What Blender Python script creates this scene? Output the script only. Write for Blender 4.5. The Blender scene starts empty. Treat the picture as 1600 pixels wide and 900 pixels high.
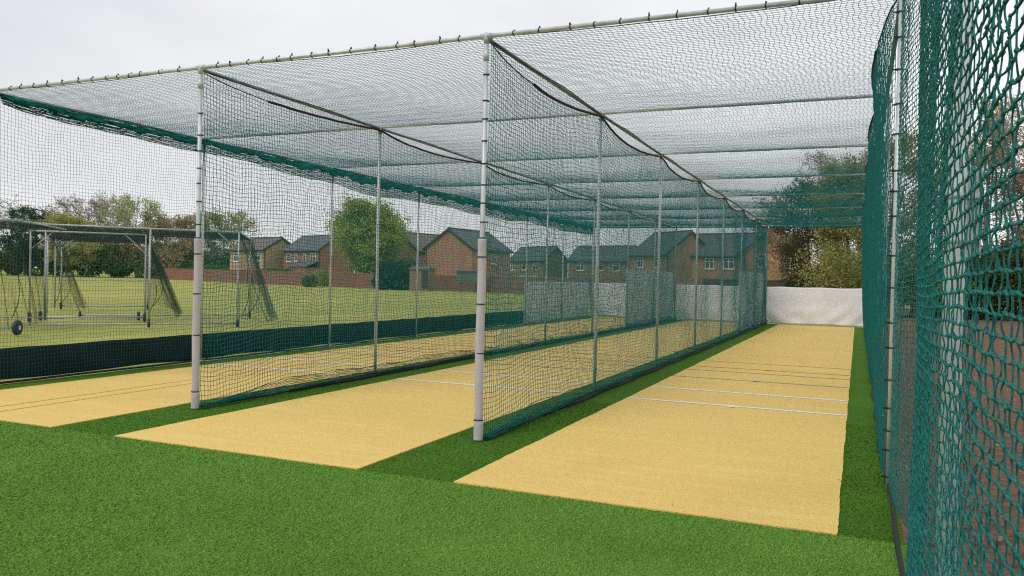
import bpy, math, random
import numpy as np
from mathutils import Vector, Matrix

# ------------------------------------------------------------------ camera, sky, sun, exposure
S = bpy.context.scene
COL = S.collection
CAM = np.array([3.3796, -7.0643, 1.6])
YAW, PITCH, ROLL, FPX = 0.40779, 0.01231, 0.02222, 1251.2
F_ = np.array([-math.sin(YAW) * math.cos(PITCH), math.cos(YAW) * math.cos(PITCH), -math.sin(PITCH)])
R0 = np.cross(F_, [0, 0, 1]); R0 /= np.linalg.norm(R0)
U0 = np.cross(R0, F_)
R_ = math.cos(ROLL) * R0 + math.sin(ROLL) * U0
U_ = -math.sin(ROLL) * R0 + math.cos(ROLL) * U0
cd = bpy.data.cameras.new('camera')
cam = bpy.data.objects.new('camera', cd); COL.objects.link(cam)
m = Matrix.Identity(4)
for i in range(3):
    m[i][0], m[i][1], m[i][2], m[i][3] = R_[i], U_[i], -F_[i], CAM[i]
cam.matrix_world = m
cd.sensor_width = 36.0
cd.lens = FPX / 1600 * 36
cd.clip_start = 0.05
cd.clip_end = 5000
S.camera = cam

SUN_EL, SUN_AZ = math.radians(52), math.radians(200)     # azimuth measured clockwise from +Y
w = bpy.data.worlds.new('World'); S.world = w; w.use_nodes = True
nt = w.node_tree; nt.nodes.clear()
o_ = nt.nodes.new('ShaderNodeOutputWorld'); bg = nt.nodes.new('ShaderNodeBackground')
sky = nt.nodes.new('ShaderNodeTexSky'); sky.sky_type = 'NISHITA'; sky.sun_disc = False
sky.sun_elevation = SUN_EL; sky.sun_rotation = SUN_AZ; sky.dust_density = 4
tc = nt.nodes.new('ShaderNodeTexCoord')
mp = nt.nodes.new('ShaderNodeMapping'); mp.inputs['Scale'].default_value = (1.0, 1.0, 2.6)
nz = nt.nodes.new('ShaderNodeTexNoise'); nz.inputs['Scale'].default_value = 1.3; nz.inputs['Detail'].default_value = 5
nz.inputs['Roughness'].default_value = 0.5
cr = nt.nodes.new('ShaderNodeValToRGB')
cr.color_ramp.elements[0].position = 0.35; cr.color_ramp.elements[0].color = (0.76, 0.76, 0.79, 1)
cr.color_ramp.elements[1].position = 0.66; cr.color_ramp.elements[1].color = (1.04, 1.04, 1.06, 1)
sc_ = nt.nodes.new('ShaderNodeVectorMath'); sc_.operation = 'SCALE'; sc_.inputs['Scale'].default_value = 10.6
mx = nt.nodes.new('ShaderNodeMix'); mx.data_type = 'RGBA'; mx.inputs[0].default_value = 0.9
nt.links.new(tc.outputs['Generated'], mp.inputs['Vector']); nt.links.new(mp.outputs[0], nz.inputs['Vector'])
nt.links.new(nz.outputs[0], cr.inputs[0]); nt.links.new(cr.outputs[0], sc_.inputs[0])
nt.links.new(sky.outputs[0], mx.inputs[6]); nt.links.new(sc_.outputs[0], mx.inputs[7])
nt.links.new(mx.outputs[2], bg.inputs[0]); nt.links.new(bg.outputs[0], o_.inputs[0])
bg.inputs[1].default_value = 0.1

sl = bpy.data.lights.new('sun', 'SUN'); sl.energy = 1.2; sl.angle = math.radians(18); sl.color = (1, 0.96, 0.9)
so = bpy.data.objects.new('sun', sl); COL.objects.link(so)
sd = Vector((math.sin(SUN_AZ) * math.cos(SUN_EL), math.cos(SUN_AZ) * math.cos(SUN_EL), math.sin(SUN_EL)))
so.rotation_euler = sd.to_track_quat('Z', 'Y').to_euler()
so.location = (0, 0, 30)
S.view_settings.view_transform = 'Standard'; S.view_settings.look = 'None'
S.view_settings.exposure = 0.0; S.view_settings.gamma = 1.0; S.view_settings.use_curve_mapping = False
S.render.engine = 'CYCLES'
S.cycles.max_bounces = 6
S.cycles.use_denoising = False
S.cycles.use_adaptive_sampling = False
S.cycles.pixel_filter_type = 'BLACKMAN_HARRIS'; S.cycles.filter_width = 1.2

# ------------------------------------------------------------------ helpers
rng = np.random.default_rng(7)
random.seed(7)
LW, H, SP, NB = 3.6434, 3.9489, 3.7707, 7        # lane width, frame height, pole spacing, bays
LEN = SP * NB


def ray(u, v):
    return F_ + R_ * (u - 800) / FPX - U_ * (v - 450) / FPX


def ground_at(u, v):
    d = ray(u, v); t = -CAM[2] / d[2]
    return CAM + d * t


def at(u, D):
    """ground point seen in picture column u (on the horizon) at D metres ahead"""
    hv = 434.6 + (u - 800) * 0.02225
    d = ray(u, hv); p = CAM + d * D
    return np.array([p[0], p[1], 0.0])


def link(name, me, mat=None, parent=None, loc=(0, 0, 0), rot=0.0):
    o = bpy.data.objects.new(name, me); COL.objects.link(o)
    o.location = loc; o.rotation_euler = (0, 0, rot)
    if mat is not None and me is not None: me.materials.append(mat)
    if parent is not None: o.parent = parent
    return o


def tag(o, label, cat, group=None, kind=None):
    if label: o['label'] = label
    if cat: o['category'] = cat
    if group: o['group'] = group
    if kind: o['kind'] = kind
    return o


def empty(name, label, cat, loc=(0, 0, 0), rot=0.0, group=None):
    return tag(link(name, None, None, None, loc, rot), label, cat, group)


def quads_mesh(name, V, Q, smooth=True, mi=None):
    V = np.asarray(V, np.float32).reshape(-1, 3); Q = np.asarray(Q, np.int32)
    k = Q.shape[1]
    me = bpy.data.meshes.new(name)
    me.vertices.add(len(V)); me.vertices.foreach_set('co', V.ravel())
    me.loops.add(Q.size); me.loops.foreach_set('vertex_index', Q.ravel())
    me.polygons.add(len(Q))
    me.polygons.foreach_set('loop_start', np.arange(0, Q.size, k, dtype=np.int32))
    me.polygons.foreach_set('loop_total', np.full(len(Q), k, np.int32))
    if smooth: me.polygons.foreach_set('use_smooth', np.ones(len(Q), bool))
    if mi is not None: me.polygons.foreach_set('material_index', np.asarray(mi, np.int32))
    me.update(calc_edges=True)
    return me


class MB:
    """collects boxes, tubes and faces into one mesh"""
    def __init__(s): s.V = []; s.F = []; s.sm = []
    def add(s, V, F, smooth=False):
        b = len(s.V); s.V += [tuple(v) for v in V]
        for f in F: s.F.append(tuple(b + i for i in f)); s.sm.append(smooth)
        return s
    def box(s, a, b):
        x0, y0, z0 = a; x1, y1, z1 = b
        V = [(x0, y0, z0), (x1, y0, z0), (x1, y1, z0), (x0, y1, z0), (x0, y0, z1), (x1, y0, z1), (x1, y1, z1), (x0, y1, z1)]
        return s.add(V, [(0, 3, 2, 1), (4, 5, 6, 7), (0, 1, 5, 4), (1, 2, 6, 5), (2, 3, 7, 6), (3, 0, 4, 7)])
    def tube(s, pts, r, n=8, cap=True):
        pts = [Vector(p) for p in pts]
        rs = r if hasattr(r, '__len__') else [r] * len(pts)
        V = []; F = []
        prev = None
        for i, p in enumerate(pts):
            if i == 0: d = pts[1] - p
            elif i == len(pts) - 1: d = p - pts[i - 1]
            else: d = (pts[i + 1] - pts[i - 1])
            d.normalize()
            if prev is None:
                a = Vector((0, 0, 1)) if abs(d.z) < 0.9 else Vector((1, 0, 0))
                u = d.cross(a).normalized()
            else:
                u = (prev - d * prev.dot(d)).normalized()
            prev = u; v = d.cross(u)
            for k in range(n):
                t = 2 * math.pi * k / n
                V.append(p + (u * math.cos(t) + v * math.sin(t)) * rs[i])
        for i in range(len(pts) - 1):
            for k in range(n):
                a = i * n + k; b = i * n + (k + 1) % n
                F.append((a, b, b + n, a + n))
        s.add(V, F, True)
        if cap:
            b = len(s.V) - len(V)
            s.F.append(tuple(b + k for k in reversed(range(n)))); s.sm.append(False)
            e = len(s.V) - n
            s.F.append(tuple(e + k for k in range(n))); s.sm.append(False)
        return s
    def mesh(s, name='m'):
        me = bpy.data.meshes.new(name); me.from_pydata(s.V, [], s.F); me.update()
        me.polygons.foreach_set('use_smooth', np.array(s.sm, bool))
        return me
    def obj(s, name, mat, parent=None, loc=(0, 0, 0), rot=0.0):
        return link(name, s.mesh(name), mat, parent, loc, rot)


# ------------------------------------------------------------------ materials
def newmat(name, col=(0.5, 0.5, 0.5), rough=0.6, metal=0.0, spec=0.4):
    mt = bpy.data.materials.new(name); mt.use_nodes = True
    b = mt.node_tree.nodes['Principled BSDF']
    b.inputs['Base Color'].default_value = (*col, 1); b.inputs['Roughness'].default_value = rough
    b.inputs['Metallic'].default_value = metal
    b.inputs['Specular IOR Level'].default_value = spec
    return mt


def N(mt, t, **kw):
    n = mt.node_tree.nodes.new(t)
    for k, v in kw.items():
        if k in n.inputs: n.inputs[k].default_value = v
        else: setattr(n, k, v)
    return n


def L(mt, a, b): mt.node_tree.links.new(a, b)


def noisy(mt, c1, c2, scale, detail=6, p0=0.35, p1=0.65, stretch=None, bump=0.0, bscale=None, bdist=0.01, layers=()):
    """colour from noise between c1 and c2 (position based), optional extra layers (c, scale, p0, p1, fac)"""
    b = mt.node_tree.nodes['Principled BSDF']
    g = N(mt, 'ShaderNodeNewGeometry')
    src = g.outputs['Position']
    if stretch:
        mpn = N(mt, 'ShaderNodeMapping'); mpn.inputs['Scale'].default_value = stretch
        L(mt, src, mpn.inputs['Vector']); src2 = mpn.outputs[0]
    else: src2 = src
    n = N(mt, 'ShaderNodeTexNoise', Scale=scale, Detail=detail, Roughness=0.6)
    L(mt, src2, n.inputs['Vector'])
    r = N(mt, 'ShaderNodeValToRGB')
    r.color_ramp.elements[0].position = p0; r.color_ramp.elements[0].color = (*c1, 1)
    r.color_ramp.elements[1].position = p1; r.color_ramp.elements[1].color = (*c2, 1)
    L(mt, n.outputs[0], r.inputs[0]); out = r.outputs[0]
    for (c, sc, q0, q1, fac, st) in layers:
        mpn = N(mt, 'ShaderNodeMapping'); mpn.inputs['Scale'].default_value = st or (1, 1, 1)
        L(mt, src, mpn.inputs['Vector'])
        n2 = N(mt, 'ShaderNodeTexNoise', Scale=sc, Detail=4); L(mt, mpn.outputs[0], n2.inputs['Vector'])
        mr = N(mt, 'ShaderNodeMapRange'); mr.inputs['From Min'].default_value = q0; mr.inputs['From Max'].default_value = q1
        mr.inputs['To Max'].default_value = fac
        L(mt, n2.outputs[0], mr.inputs['Value'])
        mi = N(mt, 'ShaderNodeMix', data_type='RGBA'); mi.inputs[7].default_value = (*c, 1)
        L(mt, mr.outputs[0], mi.inputs[0]); L(mt, out, mi.inputs[6]); out = mi.outputs[2]
    L(mt, out, b.inputs['Base Color'])
    if bump:
        nb = N(mt, 'ShaderNodeTexNoise', Scale=bscale or scale, Detail=3); L(mt, src, nb.inputs['Vector'])
        bu = N(mt, 'ShaderNodeBump', Strength=bump, Distance=bdist); L(mt, nb.outputs[0], bu.inputs['Height'])
        L(mt, bu.outputs[0], b.inputs['Normal'])
    return mt


M = {}
M['dash'] = noisy(newmat('printed_dashes', rough=0.8), (0.10, 0.09, 0.09), (0.48, 0.45, 0.47), 45, 1, .49, .51, stretch=(.01, .01, 1))
M['galv'] = noisy(newmat('galvanised_steel', rough=0.42, metal=0.2), (0.44, 0.475, 0.50), (0.62, 0.655, 0.68), 9, stretch=(1, 1, .4))
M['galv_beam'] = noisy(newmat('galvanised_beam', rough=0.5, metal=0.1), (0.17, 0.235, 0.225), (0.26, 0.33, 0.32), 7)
M['galv_post'] = noisy(newmat('galvanised_post', rough=0.4, metal=0.1), (0.66, 0.69, 0.70), (0.80, 0.82, 0.83), 9)
M['galv_far'] = noisy(newmat('galvanised_dull', rough=0.5, metal=0.25), (0.34, 0.36, 0.36), (0.50, 0.52, 0.52), 9)
M['foam'] = noisy(newmat('foam_grey', rough=0.85), (0.44, 0.41, 0.43), (0.52, 0.49, 0.51), 3.0, bump=0.15, bscale=60, layers=[((0.28, 0.26, 0.25), 5.0, .6, .8, .35, (1, 1, .5))])
M['net'] = noisy(newmat('net_green', rough=0.7, spec=0.12), (0.004, 0.125, 0.125), (0.011, 0.185, 0.180), 30)
M['net_bunch'] = noisy(newmat('net_bunch', rough=0.8, spec=0.1), (0.004, 0.115, 0.110), (0.020, 0.290, 0.275), 7, 6, .4, .6, stretch=(1, 1.2, 9), bump=1.0, bscale=60, bdist=.02)
M['net_near'] = noisy(newmat('net_green_braided', rough=0.6, spec=0.2), (0.003, 0.095, 0.088), (0.010, 0.185, 0.168), 60, bump=0.5, bscale=900, bdist=.001)
M['net_roof'] = newmat('net_roof', (0.022, 0.055, 0.055), 0.6)
M['net_black'] = newmat('net_black', (0.035, 0.04, 0.038), 0.7)
M['black'] = newmat('black_rope', (0.012, 0.014, 0.018), 0.65)
M['tie'] = newmat('black_plastic', (0.01, 0.01, 0.012), 0.35)
M['tarp'] = noisy(newmat('navy_tarp', rough=0.62, spec=0.25), (0.005, 0.009, 0.012), (0.010, 0.018, 0.024), 1.2, stretch=(1, 1, 4))
M['sheet'] = noisy(newmat('white_sheet', rough=0.5), (0.84, 0.84, 0.88), (0.89, 0.89, 0.92), 1.6)
M['white'] = newmat('white_paint', (0.80, 0.79, 0.76), 0.5)
M['blue'] = newmat('blue_line', (0.16, 0.22, 0.32), 0.7)
M['blue_dot'] = newmat('blue_dot', (0.02, 0.12, 0.50), 0.7)
M['red'] = newmat('red_line', (0.50, 0.16, 0.05), 0.7)
M['red_dot'] = newmat('red_dot', (0.60, 0.04, 0.02), 0.7)
M['seam'] = newmat('seam', (0.38, 0.25, 0.07), 0.9)
M['rubber'] = newmat('rubber', (0.02, 0.022, 0.026), 0.6)
M['frame'] = newmat('upvc_white', (0.8, 0.8, 0.8), 0.4)
M['glass'] = newmat('window_glass', (0.06, 0.07, 0.08), 0.1, 0, 0.6)
M['slate'] = noisy(newmat('roof_slate', rough=0.75), (0.085, 0.092, 0.098), (0.135, 0.142, 0.148), 2.0)
M['roof_brown'] = noisy(newmat('roof_brown', rough=0.8), (0.13, 0.10, 0.088), (0.19, 0.15, 0.135), 2.0)
M['fascia'] = newmat('fascia', (0.05, 0.045, 0.04), 0.6)
M['yellow_box'] = newmat('alarm_yellow', (0.75, 0.42, 0.03), 0.5)
M['wood_dark'] = noisy(newmat('dark_timber', rough=0.85), (0.05, 0.035, 0.028), (0.10, 0.075, 0.058), 4, stretch=(1, 1, 6))
M['shed_grey'] = noisy(newmat('shed_timber', rough=0.8), (0.10, 0.12, 0.11), (0.17, 0.19, 0.17), 5)


def brick_mat(name, c1, c2, mortar, scale=1.0):
    mt = newmat(name, rough=0.85)
    b = mt.node_tree.nodes['Principled BSDF']
    t = N(mt, 'ShaderNodeTexCoord')
    sep = N(mt, 'ShaderNodeSeparateXYZ'); L(mt, t.outputs['Object'], sep.inputs[0])
    ad = N(mt, 'ShaderNodeMath', operation='ADD'); L(mt, sep.outputs[0], ad.inputs[0]); L(mt, sep.outputs[1], ad.inputs[1])
    cb = N(mt, 'ShaderNodeCombineXYZ'); L(mt, ad.outputs[0], cb.inputs[0]); L(mt, sep.outputs[2], cb.inputs[1])
    br = N(mt, 'ShaderNodeTexBrick', Scale=scale)
    br.inputs['Color1'].default_value = (*c1, 1); br.inputs['Color2'].default_value = (*c2, 1)
    br.inputs['Mortar'].default_value = (*mortar, 1)
    br.inputs['Mortar Size'].default_value = 0.01; br.inputs['Brick Width'].default_value = 0.225
    br.inputs['Row Height'].default_value = 0.075
    L(mt, cb.outputs[0], br.inputs['Vector'])
    n = N(mt, 'ShaderNodeTexNoise', Scale=0.8, Detail=6); L(mt, t.outputs['Object'], n.inputs['Vector'])
    mr = N(mt, 'ShaderNodeMapRange'); mr.inputs['From Min'].default_value = .35; mr.inputs['From Max'].default_value = .7
    mr.inputs['To Min'].default_value = 0.0; mr.inputs['To Max'].default_value = 0.35
    L(mt, n.outputs[0], mr.inputs['Value'])
    mi = N(mt, 'ShaderNodeMix', data_type='RGBA'); mi.inputs[7].default_value = (*[c * .55 for c in c1], 1)
    L(mt, mr.outputs[0], mi.inputs[0]); L(mt, br.outputs[0], mi.inputs[6])
    L(mt, mi.outputs[2], b.inputs['Base Color'])
    return mt


M['brick_red'] = brick_mat('brick_red', (0.46, 0.18, 0.11), (0.36, 0.135, 0.085), (0.33, 0.25, 0.20))
M['brick_orange'] = brick_mat('brick_orange', (0.52, 0.26, 0.155), (0.43, 0.205, 0.12), (0.38, 0.28, 0.21))
M['brick_yellow'] = brick_mat('brick_buff', (0.62, 0.42, 0.20), (0.53, 0.33, 0.15), (0.45, 0.36, 0.25))
M['brick_brown'] = brick_mat('brick_brown', (0.34, 0.20, 0.14), (0.27, 0.155, 0.11), (0.27, 0.21, 0.17))
M['brick_wall'] = brick_mat('brick_garden', (0.33, 0.115, 0.075), (0.26, 0.095, 0.065), (0.25, 0.18, 0.14))

# turf: short artificial pile; two pile directions
def turf(name, c1, c2, c3):
    mt = newmat(name, rough=0.75, spec=0.06)
    noisy(mt, c1, c2, 120, 5, .40, .60, bump=1.0, bscale=170, bdist=.014,
          layers=[(c3, 60, .50, .62, .75, None), (tuple(c * 1.35 for c in c2), 90, .60, .68, .55, (1, .45, 1)), (tuple(c * 1.25 for c in c2), 0.9, .5, .85, .28, None), (tuple(c * .6 for c in c1), 0.5, .5, .85, .22, (1, 2.2, 1))])
    return mt


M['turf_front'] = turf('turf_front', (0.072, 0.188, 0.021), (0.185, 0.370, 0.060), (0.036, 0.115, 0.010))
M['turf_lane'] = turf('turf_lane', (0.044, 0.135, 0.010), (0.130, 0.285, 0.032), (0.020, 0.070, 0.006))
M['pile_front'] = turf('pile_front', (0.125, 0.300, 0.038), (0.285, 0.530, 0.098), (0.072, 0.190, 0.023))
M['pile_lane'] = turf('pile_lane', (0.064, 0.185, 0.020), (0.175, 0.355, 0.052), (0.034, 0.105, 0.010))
M['mat'] = noisy(newmat('mat_tan', rough=0.9, spec=0.15), (0.59, 0.415, 0.120), (0.83, 0.615, 0.205), 120, 5, .40, .60, bump=0.6, bscale=130, bdist=.006,
                 layers=[((0.48, 0.32, 0.10), 45, .58, .75, .45, None), ((0.86, 0.68, 0.30), 2.2, .5, .75, .32, (.25, 3.2, 1)), ((0.45, 0.31, 0.09), 1.1, .62, .82, .18, (1, .5, 1)), ((0.30, 0.20, 0.08), 3.5, .70, .78, .4, None), ((0.50, 0.34, 0.11), 0.5, .5, .8, .25, None)])
M['field'] = noisy(newmat('field_grass', rough=0.9, spec=0.15), (0.32, 0.315, 0.068), (0.48, 0.44, 0.12), 0.35, 8, .3, .7, stretch=(1.6, .6, 1), bump=0.6, bscale=25, bdist=.03,
                   layers=[((0.46, 0.42, 0.15), 4, .5, .75, .5, None), ((0.20, 0.26, 0.05), 0.09, .5, .7, .5, None), ((0.22, 0.28, 0.06), 0.30, .47, .55, .4, (.9, .06, 1)), ((0.14, 0.18, 0.04), 28, .5, .66, .7, None)])
M['soil'] = noisy(newmat('soil_brown', rough=0.95, spec=0.1), (0.105, 0.058, 0.040), (0.235, 0.140, 0.098), 14, 9, .3, .7, bump=1.0, bscale=18, bdist=.05,
                  layers=[((0.36, 0.25, 0.17), 55, .60, .72, .7, None), ((0.055, 0.032, 0.022), 6, .52, .7, .6, None)])
M['concrete'] = noisy(newmat('concrete_edge', rough=0.9), (0.38, 0.34, 0.26), (0.50, 0.45, 0.36), 12)


def leaf_mat(name, c1, c2, c3=None, scale=1.3, trans=0.35):
    mt = newmat(name, rough=0.7, spec=0.2)
    noisy(mt, c1, c2, scale, 3, .3, .7, layers=[(c3 or tuple(c * .5 for c in c1), scale * 5, .5, .75, .6, None)])
    b = mt.node_tree.nodes['Principled BSDF']
    b.inputs['Subsurface Weight'].default_value = 0.0
    tr = N(mt, 'ShaderNodeBsdfTranslucent'); 
    src = b.inputs['Base Color'].links[0].from_socket
    L(mt, src, tr.inputs[0])
    ms = N(mt, 'ShaderNodeMixShader'); ms.inputs[0].default_value = trans
    out = [n for n in mt.node_tree.nodes if n.type == 'OUTPUT_MATERIAL'][0]
    L(mt, b.outputs[0], ms.inputs[1]); L(mt, tr.outputs[0], ms.inputs[2]); L(mt, ms.outputs[0], out.inputs[0])
    return mt


M['bark'] = noisy(newmat('bark', rough=0.9), (0.075, 0.058, 0.042), (0.14, 0.11, 0.085), 5)
M['bark_pale'] = noisy(newmat('bark_pale', rough=0.9), (0.16, 0.13, 0.11), (0.24, 0.20, 0.17), 5)
M['twig_pink'] = noisy(newmat('twig_pink', rough=0.9), (0.32, 0.26, 0.24), (0.42, 0.35, 0.33), 2)
M['leaf_brownpink'] = leaf_mat('leaf_brownpink', (0.499, 0.390, 0.328), (0.655, 0.530, 0.452))
M['line_faint'] = noisy(newmat('line_faint', rough=0.9), (0.26, 0.30, 0.14), (0.55, 0.56, 0.42), 2.0)
M['twig_grey'] = noisy(newmat('twig_grey', rough=0.9), (0.26, 0.24, 0.22), (0.36, 0.33, 0.30), 2)
M['leaf_dark'] = leaf_mat('leaf_dark', (0.050, 0.068, 0.030), (0.125, 0.140, 0.065))
M['leaf_hedge'] = leaf_mat('leaf_hedge', (0.107, 0.165, 0.057), (0.230, 0.295, 0.115), scale=.5)
M['leaf_mid'] = leaf_mat('leaf_mid', (0.273, 0.351, 0.072), (0.494, 0.585, 0.156), scale=.6)
M['leaf_olive'] = leaf_mat('leaf_olive', (0.254, 0.279, 0.085), (0.456, 0.448, 0.160), scale=.9)
M['leaf_brown'] = leaf_mat('leaf_brown', (0.300, 0.222, 0.136), (0.515, 0.386, 0.229), scale=.9)
M['leaf_ochre'] = leaf_mat('leaf_ochre', (0.300, 0.228, 0.090), (0.480, 0.396, 0.144), scale=.9)
M['leaf_lime'] = leaf_mat('leaf_lime', (0.352, 0.374, 0.077), (0.506, 0.517, 0.132), scale=.6)
M['leaf_pale'] = leaf_mat('leaf_pale', (0.406, 0.452, 0.187), (0.593, 0.640, 0.312), scale=.6)
M['leaf_teal'] = leaf_mat('leaf_teal', (0.030, 0.072, 0.050), (0.066, 0.126, 0.084), scale=.9)

# ------------------------------------------------------------------ ground sheets
def sheet(name, x0, y0, x1, y1, z, mat, kind='structure', parent=None):
    o = MB().add([(x0, y0, z), (x1, y0, z), (x1, y1, z), (x0, y1, z)], [(0, 1, 2, 3)]).obj(name, mat, parent)
    if kind: o['kind'] = kind
    return o


MA, MBX, M0Y, M1Y = 0.535, 3.295, -1.547, 26.15
sheet('ground', -2500, -2500, 2500, 2500, -0.02, M['field'])
sheet('soil', LW + 0.02, -14, 40, 60, -0.012, M['soil'])
sheet('concrete_edging', -2 * LW - 0.16, -14, -2 * LW + 0.02, LEN + .3, -0.008, M['concrete'])
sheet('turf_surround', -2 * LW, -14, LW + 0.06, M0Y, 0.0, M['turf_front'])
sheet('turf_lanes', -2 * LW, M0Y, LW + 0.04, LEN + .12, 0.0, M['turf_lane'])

LANE_WORDS = ['nearest lane beside the right-hand net', 'middle lane between the two padded poles', 'far left lane beside the navy windbreak']
for k in range(3):
    x0, x1 = MA - k * LW, MBX - k * LW
    gm_ = np.random.default_rng(800 + k)
    wob = lambda n_: .0035 * np.sin(np.arange(n_) * .23 + k) + gm_.normal(0, .0022, n_)
    nx_, ny_ = 90, 480
    yy, xx = np.linspace(M0Y, M1Y, ny_), np.linspace(x0, x1, nx_)
    left = [(x0 + q, y) for q, y in zip(wob(ny_), yy)]; right = [(x1 + q, y) for q, y in zip(wob(ny_), yy)]
    front = [(x, M0Y + q) for q, x in zip(wob(nx_), xx)]; n_ = ny_
    fr_row = front[1:-1]
    V = [(*p, .012) for p in left] + [(*p, .012) for p in right] + [(*p, .012) for p in fr_row]
    nb = len(V); V += [(p[0], p[1], .001) for p in V]
    F = [(i, n_ + i, n_ + i + 1, i + 1) for i in range(1, n_ - 1)]
    ring_ = [0] + list(range(2 * n_, nb)) + [n_, n_ + 1, 1]
    F.append(tuple(ring_))
    per = [0] + list(range(2 * n_, nb)) + list(range(n_, 2 * n_)) + list(range(n_ - 1, 0, -1))
    F += [(per[(i + 1) % len(per)], per[i], per[i] + nb, per[(i + 1) % len(per)] + nb) for i in range(len(per))]
    mt_ = MB().add(V, F).obj('batting_mat', M['mat'])
    tag(mt_, 'long tan cricket mat of the ' + LANE_WORDS[k], 'cricket mat', 'tan cricket mats')
    z = 0.0155
    def line(name, ya, wd, mat, xa=x0 + .01, xb=x1 - .01):
        o = MB().add([(xa, ya - wd / 2, z), (xb, ya - wd / 2, z), (xb, ya + wd / 2, z), (xa, ya + wd / 2, z)], [(0, 1, 2, 3)]).obj(name, mat, mt_)
        return o
    line('crease_line', 3.54, .09, M['white'])['label'] = 'white crease line nearest the front'
    line('crease_line', 4.86, .09, M['white'])['label'] = 'second white crease line'
    line('length_line', 6.42, .045, M['blue'])['label'] = 'thin blue length line'
    line('length_line', 7.6, .045, M['blue'])['label'] = 'thin blue length line further up the mat'
    line('length_line', 8.25, .045, M['red'])['label'] = 'thin red length line'
    line('length_line', 9.4, .045, M['red'])['label'] = 'thin red length line furthest up the mat'
    cx = (x0 + x1) / 2
    for ya, mm, nm in ((3.46, 'white', 'stump_mark'), (6.38, 'blue_dot', 'target_mark'), (8.2, 'red_dot', 'target_mark')):
        o = MB().add([(cx - .06, ya - .035, z + .003), (cx + .06, ya - .035, z + .003), (cx + .05, ya + .045, z + .003), (cx - .05, ya + .045, z + .003)], [(0, 1, 2, 3)]).obj(nm, M[mm], mt_)
    line('crease_line', 22.0, .055, M['white']); line('crease_line', 23.2, .055, M['white'])
    if k == 2:
        for xs in (-5.52, -5.22):
            MB().add([(xs - .008, M0Y + .01, z), (xs + .008, M0Y + .01, z), (xs + .008, M1Y - .01, z), (xs - .008, M1Y - .01, z)], [(0, 1, 2, 3)]).obj('mat_seam', M['seam'], mt_)

# short upright pile of the turf nearest the camera
def pile(name, label, xr, yr, n, mat, hgt, seed, lean):
    g = np.random.default_rng(seed)
    x = g.uniform(*xr, n); y = yr[0] + (yr[1] - yr[0]) * g.uniform(0, 1, n) ** 1.0
    d = np.hypot(x - CAM[0], y - CAM[1]); keep = (g.uniform(0, 1, n) < np.clip(5.0 / d, .12, 1) ** 1.3)
    for k in range(3):
        keep &= ~((x > MA - k * LW - .006) & (x < MBX - k * LW + .006) & (y > M0Y - .006))
    x, y = x[keep], y[keep]; n = len(x)
    w_ = g.uniform(.0016, .0030, n) * np.clip(d[keep] / 4, 1, 2.2); h_ = hgt * g.uniform(.6, 1.25, n); a = g.uniform(0, 6.28, n)
    bx, by = np.cos(a) * w_, np.sin(a) * w_
    tx = x + g.normal(lean[0], .007, n); ty = y + g.normal(lean[1], .007, n)
    V = np.stack([np.stack([x - bx, y - by, np.zeros(n)], -1), np.stack([x + bx, y + by, np.zeros(n)], -1), np.stack([tx, ty, h_], -1)], 1)
    o = link(name, quads_mesh(name, V.reshape(-1, 3), np.arange(n * 3).reshape(n, 3), smooth=False), mat)
    o['kind'] = 'stuff'; o['label'] = label


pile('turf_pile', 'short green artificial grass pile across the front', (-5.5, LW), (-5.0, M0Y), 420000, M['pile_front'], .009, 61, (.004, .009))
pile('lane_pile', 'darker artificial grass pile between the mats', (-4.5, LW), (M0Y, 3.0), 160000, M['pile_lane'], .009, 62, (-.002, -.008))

# ------------------------------------------------------------------ nets
def net_mesh(name, P, r, nrm, du, dv, sides=3, knots=0.0, rv=None):
    """P: rows x cols x 3 node positions -> tubes along rows and columns"""
    P = np.asarray(P, float); Rn, Cn = P.shape[:2]
    nrm, du, dv = [np.asarray(a, float) for a in (nrm, du, dv)]
    ang = np.arange(sides) * 2 * np.pi / sides + .3
    Vs, Qs = [], []; base = 0
    for axis in (0, 1):
        b2 = dv if axis == 0 else du
        rr = r if (axis == 0 or rv is None) else rv
        off = rr * (np.cos(ang)[:, None] * nrm + np.sin(ang)[:, None] * b2)
        V = P[:, :, None, :] + off[None, None]
        idx = base + np.arange(Rn * Cn * sides).reshape(Rn, Cn, sides)
        nx = np.roll(idx, -1, axis=2)
        if axis == 0: a, b, c, d = idx[:, :-1], nx[:, :-1], nx[:, 1:], idx[:, 1:]
        else: a, b, c, d = idx[:-1], nx[:-1], nx[1:], idx[1:]
        Qs.append(np.stack([a, b, c, d], -1).reshape(-1, 4)); Vs.append(V.reshape(-1, 3)); base += Rn * Cn * sides
    if knots:
        o8 = np.array([[1, 0, 0], [0, 1, 0], [-1, 0, 0], [0, -1, 0], [0, 0, 1], [0, 0, -1]]) * knots
        V = P.reshape(-1, 1, 3) + o8[None]; n = Rn * Cn
        idx = base + np.arange(n)[:, None] * 6
        for (a, b) in ((0, 1), (1, 2), (2, 3), (3, 0)):
            Qs.append(np.concatenate([idx + a, idx + b, idx + 4, idx + 4], 1)[:, :4])
        # (degenerate quads avoided below)
        Qs = Qs[:-4]
        for (a, b) in ((0, 1), (1, 2)):
            Qs.append(np.concatenate([idx + a, idx + 4, idx + (a + 2) % 4, idx + 5], 1))
        Vs.append(V.reshape(-1, 3)); base += n * 6
    return quads_mesh(name, np.concatenate(Vs), np.concatenate(Qs))


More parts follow.
